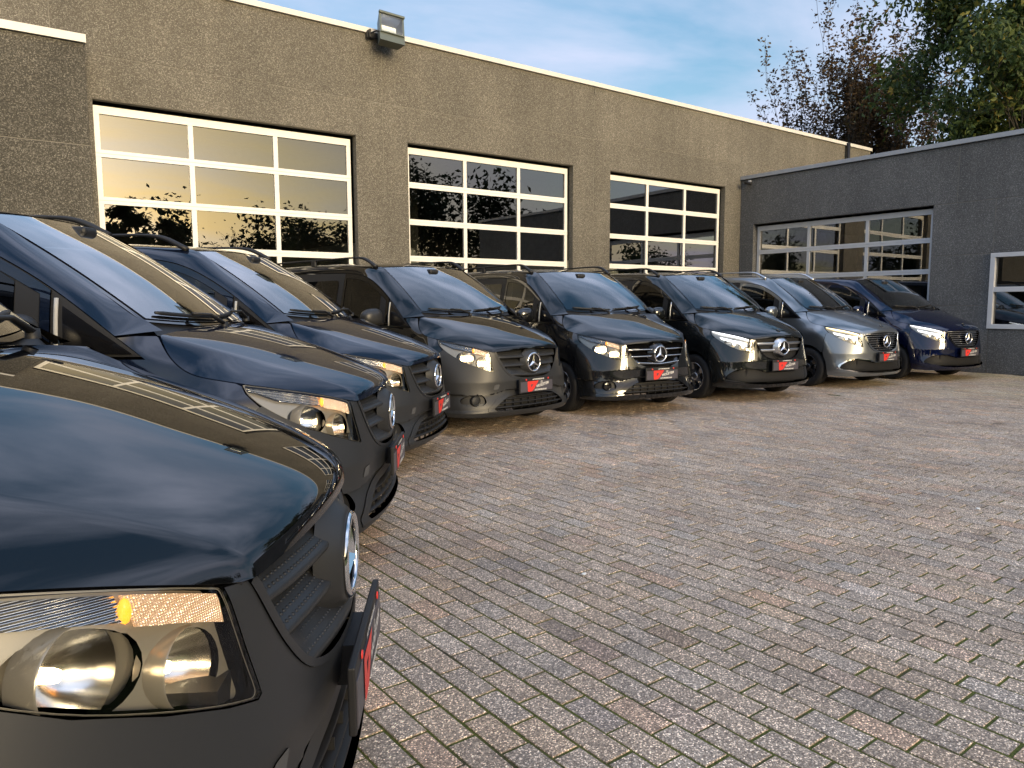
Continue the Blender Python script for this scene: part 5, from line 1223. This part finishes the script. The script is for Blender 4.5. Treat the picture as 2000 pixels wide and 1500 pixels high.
def make_van(pose, label, paintn, style, rails=True, rail_mat=None, rim=None):
    x, y, a = pose; root = tag(empty('parked_van', (x, y, 0), R(a)), label, 'van', 'vans parked in a fan in front of the hall')
    pt = PAINTS[paintn]; bm_ = MATTE if style == 'A' else pt
    def A(name, me, mat, parent=None): return obj(name, me, mat, parent or root)
    A('light_block_core', P['core'], BLACK)
    A('bonnet', P['bonnet'], pt)
    bump = A('bumper', P['bumper_v'] if style in 'AB' else P['bumper_c'], bm_)
    A('backing', P['backing'], BLACK, bump)
    if style in 'AB':
        A('grille_surround', P['grille_surround'], MATTE if style == 'A' else GLOSSB, bump); A('lower_bars', P['lower_bars'], BLACK, bump)
        A('tow_cover', P['tow_cover'], SENSOR if style == 'A' else pt, bump)
        for sg in (1, -1):
            f = A('fog_lamp', FOGM[sg][0], MATTE if style == 'A' else GLOSSB, bump); A('fog_lens', FOGM[sg][1], MATTE if style == 'A' else GLOSSB, bump)
    else:
        A('mesh_insert', P['lower_mesh'], BLACK, bump); A('splitter', P['splitter'], GLOSSB if style == 'C' else pt, bump)
        if style == 'D': A('intake_trim', P['intake_trim'][1], CHROME, bump); A('intake_trim', P['intake_trim'][-1], CHROME, bump)
    gr = A('grille', P['boss'] if style in 'AB' else P['emblem_disc'], MATTE if style == 'A' else GLOSSB)
    if style in 'AB':
        A('emblem_disc', P['emblem_disc'], GLOSSB, gr)
        for q in SLATS[style == 'A']: A('slat', q, MATTE if style == 'A' else GLOSSB, gr)
        A('grille_frame', P['grille_frame'], MATTE if style == 'A' else pt, gr)
        if style == 'B':
            for q in STRIPS: A('trim_strip', q, CHROME, gr)
    elif style == 'C':
        A('mesh_insert', P['grille_mesh'], BLACK, gr)
        for q in BARS: A('grille_bar', q, SILVER, gr)
        A('grille_frame', P['grille_frame'], GLOSSB, gr); A('emblem_mount', P['boss'], SILVER, gr)
    else:
        A('grille_panel', P['eq_panel'], GLOSSB, gr)
        for q in EQS: A('slat', q, CHROME if style == 'D' else SILVER, gr)
        A('grille_frame', P['grille_frame_wide'], CHROME if style == 'D' else GLOSSB, gr)
    A('emblem', P['emblem'], CHROME, gr)
    if style in 'CDE': bd = A('badge', P['badge'], GLOSSB); A('badge_ring', P['badge_ring'], CHROME, bd)
    for sg in (1, -1):
        L = LAMP[sg]; hl = A('headlight', L['housing'], BEZEL)
        A('lens_rim', L['rim'], BEZEL, hl)
        if style in 'AB':
            A('bezel', L['bezel'], BEZEL, hl)
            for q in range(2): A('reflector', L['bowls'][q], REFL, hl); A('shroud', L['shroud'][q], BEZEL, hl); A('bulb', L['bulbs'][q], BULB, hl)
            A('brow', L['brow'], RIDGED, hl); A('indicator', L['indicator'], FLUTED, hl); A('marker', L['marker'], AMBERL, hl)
        else:
            A('bezel', L['bezel'], BEZEL, hl); A('led_brow', L['led_brow'], LED_GLOW_W if style == 'D' else DRL, hl); A('led_hook', L['led_hook'], DRL, hl); [A('projector', q, CHROME, hl) for q in L['projector']]; [A('projector_lens', q, LED_GLOW_W, hl) for q in L['projector_lens']]
        A('lens', L['lens'], LENS, hl)
        A('fender', P['fender', sg], pt); d = A('front_door', P['door', sg], pt); A('door_frame', P['dframe', sg], pt, d); A('door_handle', P['handle', sg], pt, d); A('door_window', P['dwin', sg], SDGLASS, d); A('mirror_sail', P['sail', sg], BLACK, d)
        A('sliding_door', P['sdoor', sg], pt); A('rear_quarter', P['rquart', sg], pt); A('sill', P['sill', sg], BLACK)
        A('window_surround', P['glaze', sg], BLACK); A('quarter_window', P['quarter', sg], GLOSSB); A('window_divider', P['divider', sg], SILVER if style in 'CDE' else TRIMG); [A('side_window', q, SDGLASS) for q in P['rwin', sg]]
        A('pillar_frame', P['pillar'][sg], pt)
        mr = A('door_mirror', P['mirror', sg], MATTE if style == 'A' else pt); A('mirror_arm', P['mirror_arm', sg], BLACK, mr); A('mirror_glass', P['mirror_glass', sg], CHROME, mr)
        if style != 'A': A('mirror_indicator', P['mirror_lamp', sg], AMBERL if style in 'C' else SILVER, mr)
        if rails: A('roof_rail', P['rail', sg], rail_mat or BLACK)
        for wy in (WHC[0], RWC[0]):
            if wy > 2 and sg > 0: continue
            w = A('wheel', WHEEL[2], RIMD); w.location = (sg*.838, wy, .3355); 
            if sg < 0: w.rotation_euler = (0, 0, math.pi)
            A('tyre', WHEEL[0], RUBBER, w); A('rim', WHEEL[1], rim or RIMS, w)
    A('roof', P['roof'], pt); ws = A('windscreen', P['windscreen'], WSGLASS); A('screen_band', P['screen_band'], GLOSSB, ws)
    A('cowl', P['cowl'], BLACK); A('wiper', P['wiper1'], BLACK); A('wiper', P['wiper2'], BLACK)
    A('dashboard', P['dash'], BLACK); A('steering_wheel', P['steer'], BLACK); A('seat', P['seat1'], SEATM); A('seat', P['seat2'], SEATM); A('inner_mirror', P['inmirror'], BLACK); A('inner_pillar', P['bpillar', 1], TRIMG); A('inner_pillar', P['bpillar', -1], TRIMG); A('tailgate', P['tailgate'], pt)
    pl = A('number_plate', PLATEM[0], BLACK); A('plate_face', PLATEM[1], PLATE, pl); A('plate_logo', PLATEM[2], PL_RED, pl); A('plate_lettering', PLATEM[3], PL_WHITE, pl); [A('plate_screw', q, PL_RED, pl) for q in PLATEM[4]]
    return root
VANS = [((.756, 1.714, 58.86), 'black van nearest the camera, cropped at the left, seen over its bonnet and headlight', 'black', 'A', {}),
        ((2.006, 3.971, 56.0), 'dark navy van with matte bumper, second from the left, beside the cropped one', 'navy', 'A', {}),
        ((3.359, 5.756, 44.54), 'dark navy van with matte bumper, third from the left', 'navy', 'A', {}),
        ((5.02, 6.513, 9.82), 'black van with matte grey bumper and plain dimpled grille, fourth from the left', 'black', 'A', {}),
        ((7.093, 6.566, -4.53), 'dark van with painted bumper and three thin chrome grille lines, fifth from the left', 'anthracite', 'B', {}),
        ((9.516, 6.417, -5.9), 'dark graphite van with two broad silver grille bars, sixth from the left', 'graphite', 'C', {}),
        ((12.426, 6.429, -2.63), 'mid-grey van with chrome-edged lower intakes, second from the right', 'grey', 'D', dict(rail_mat=SILVER, rim=RIMD)),
        ((14.674, 6.103, -6.98), 'dark blue van without roof rails by the side building, rightmost', 'blue', 'E', dict(rails=False, rim=RIMD))]
for pose, lab, pn, st, kw in VANS: make_van(pose, lab, pn, st, **kw)
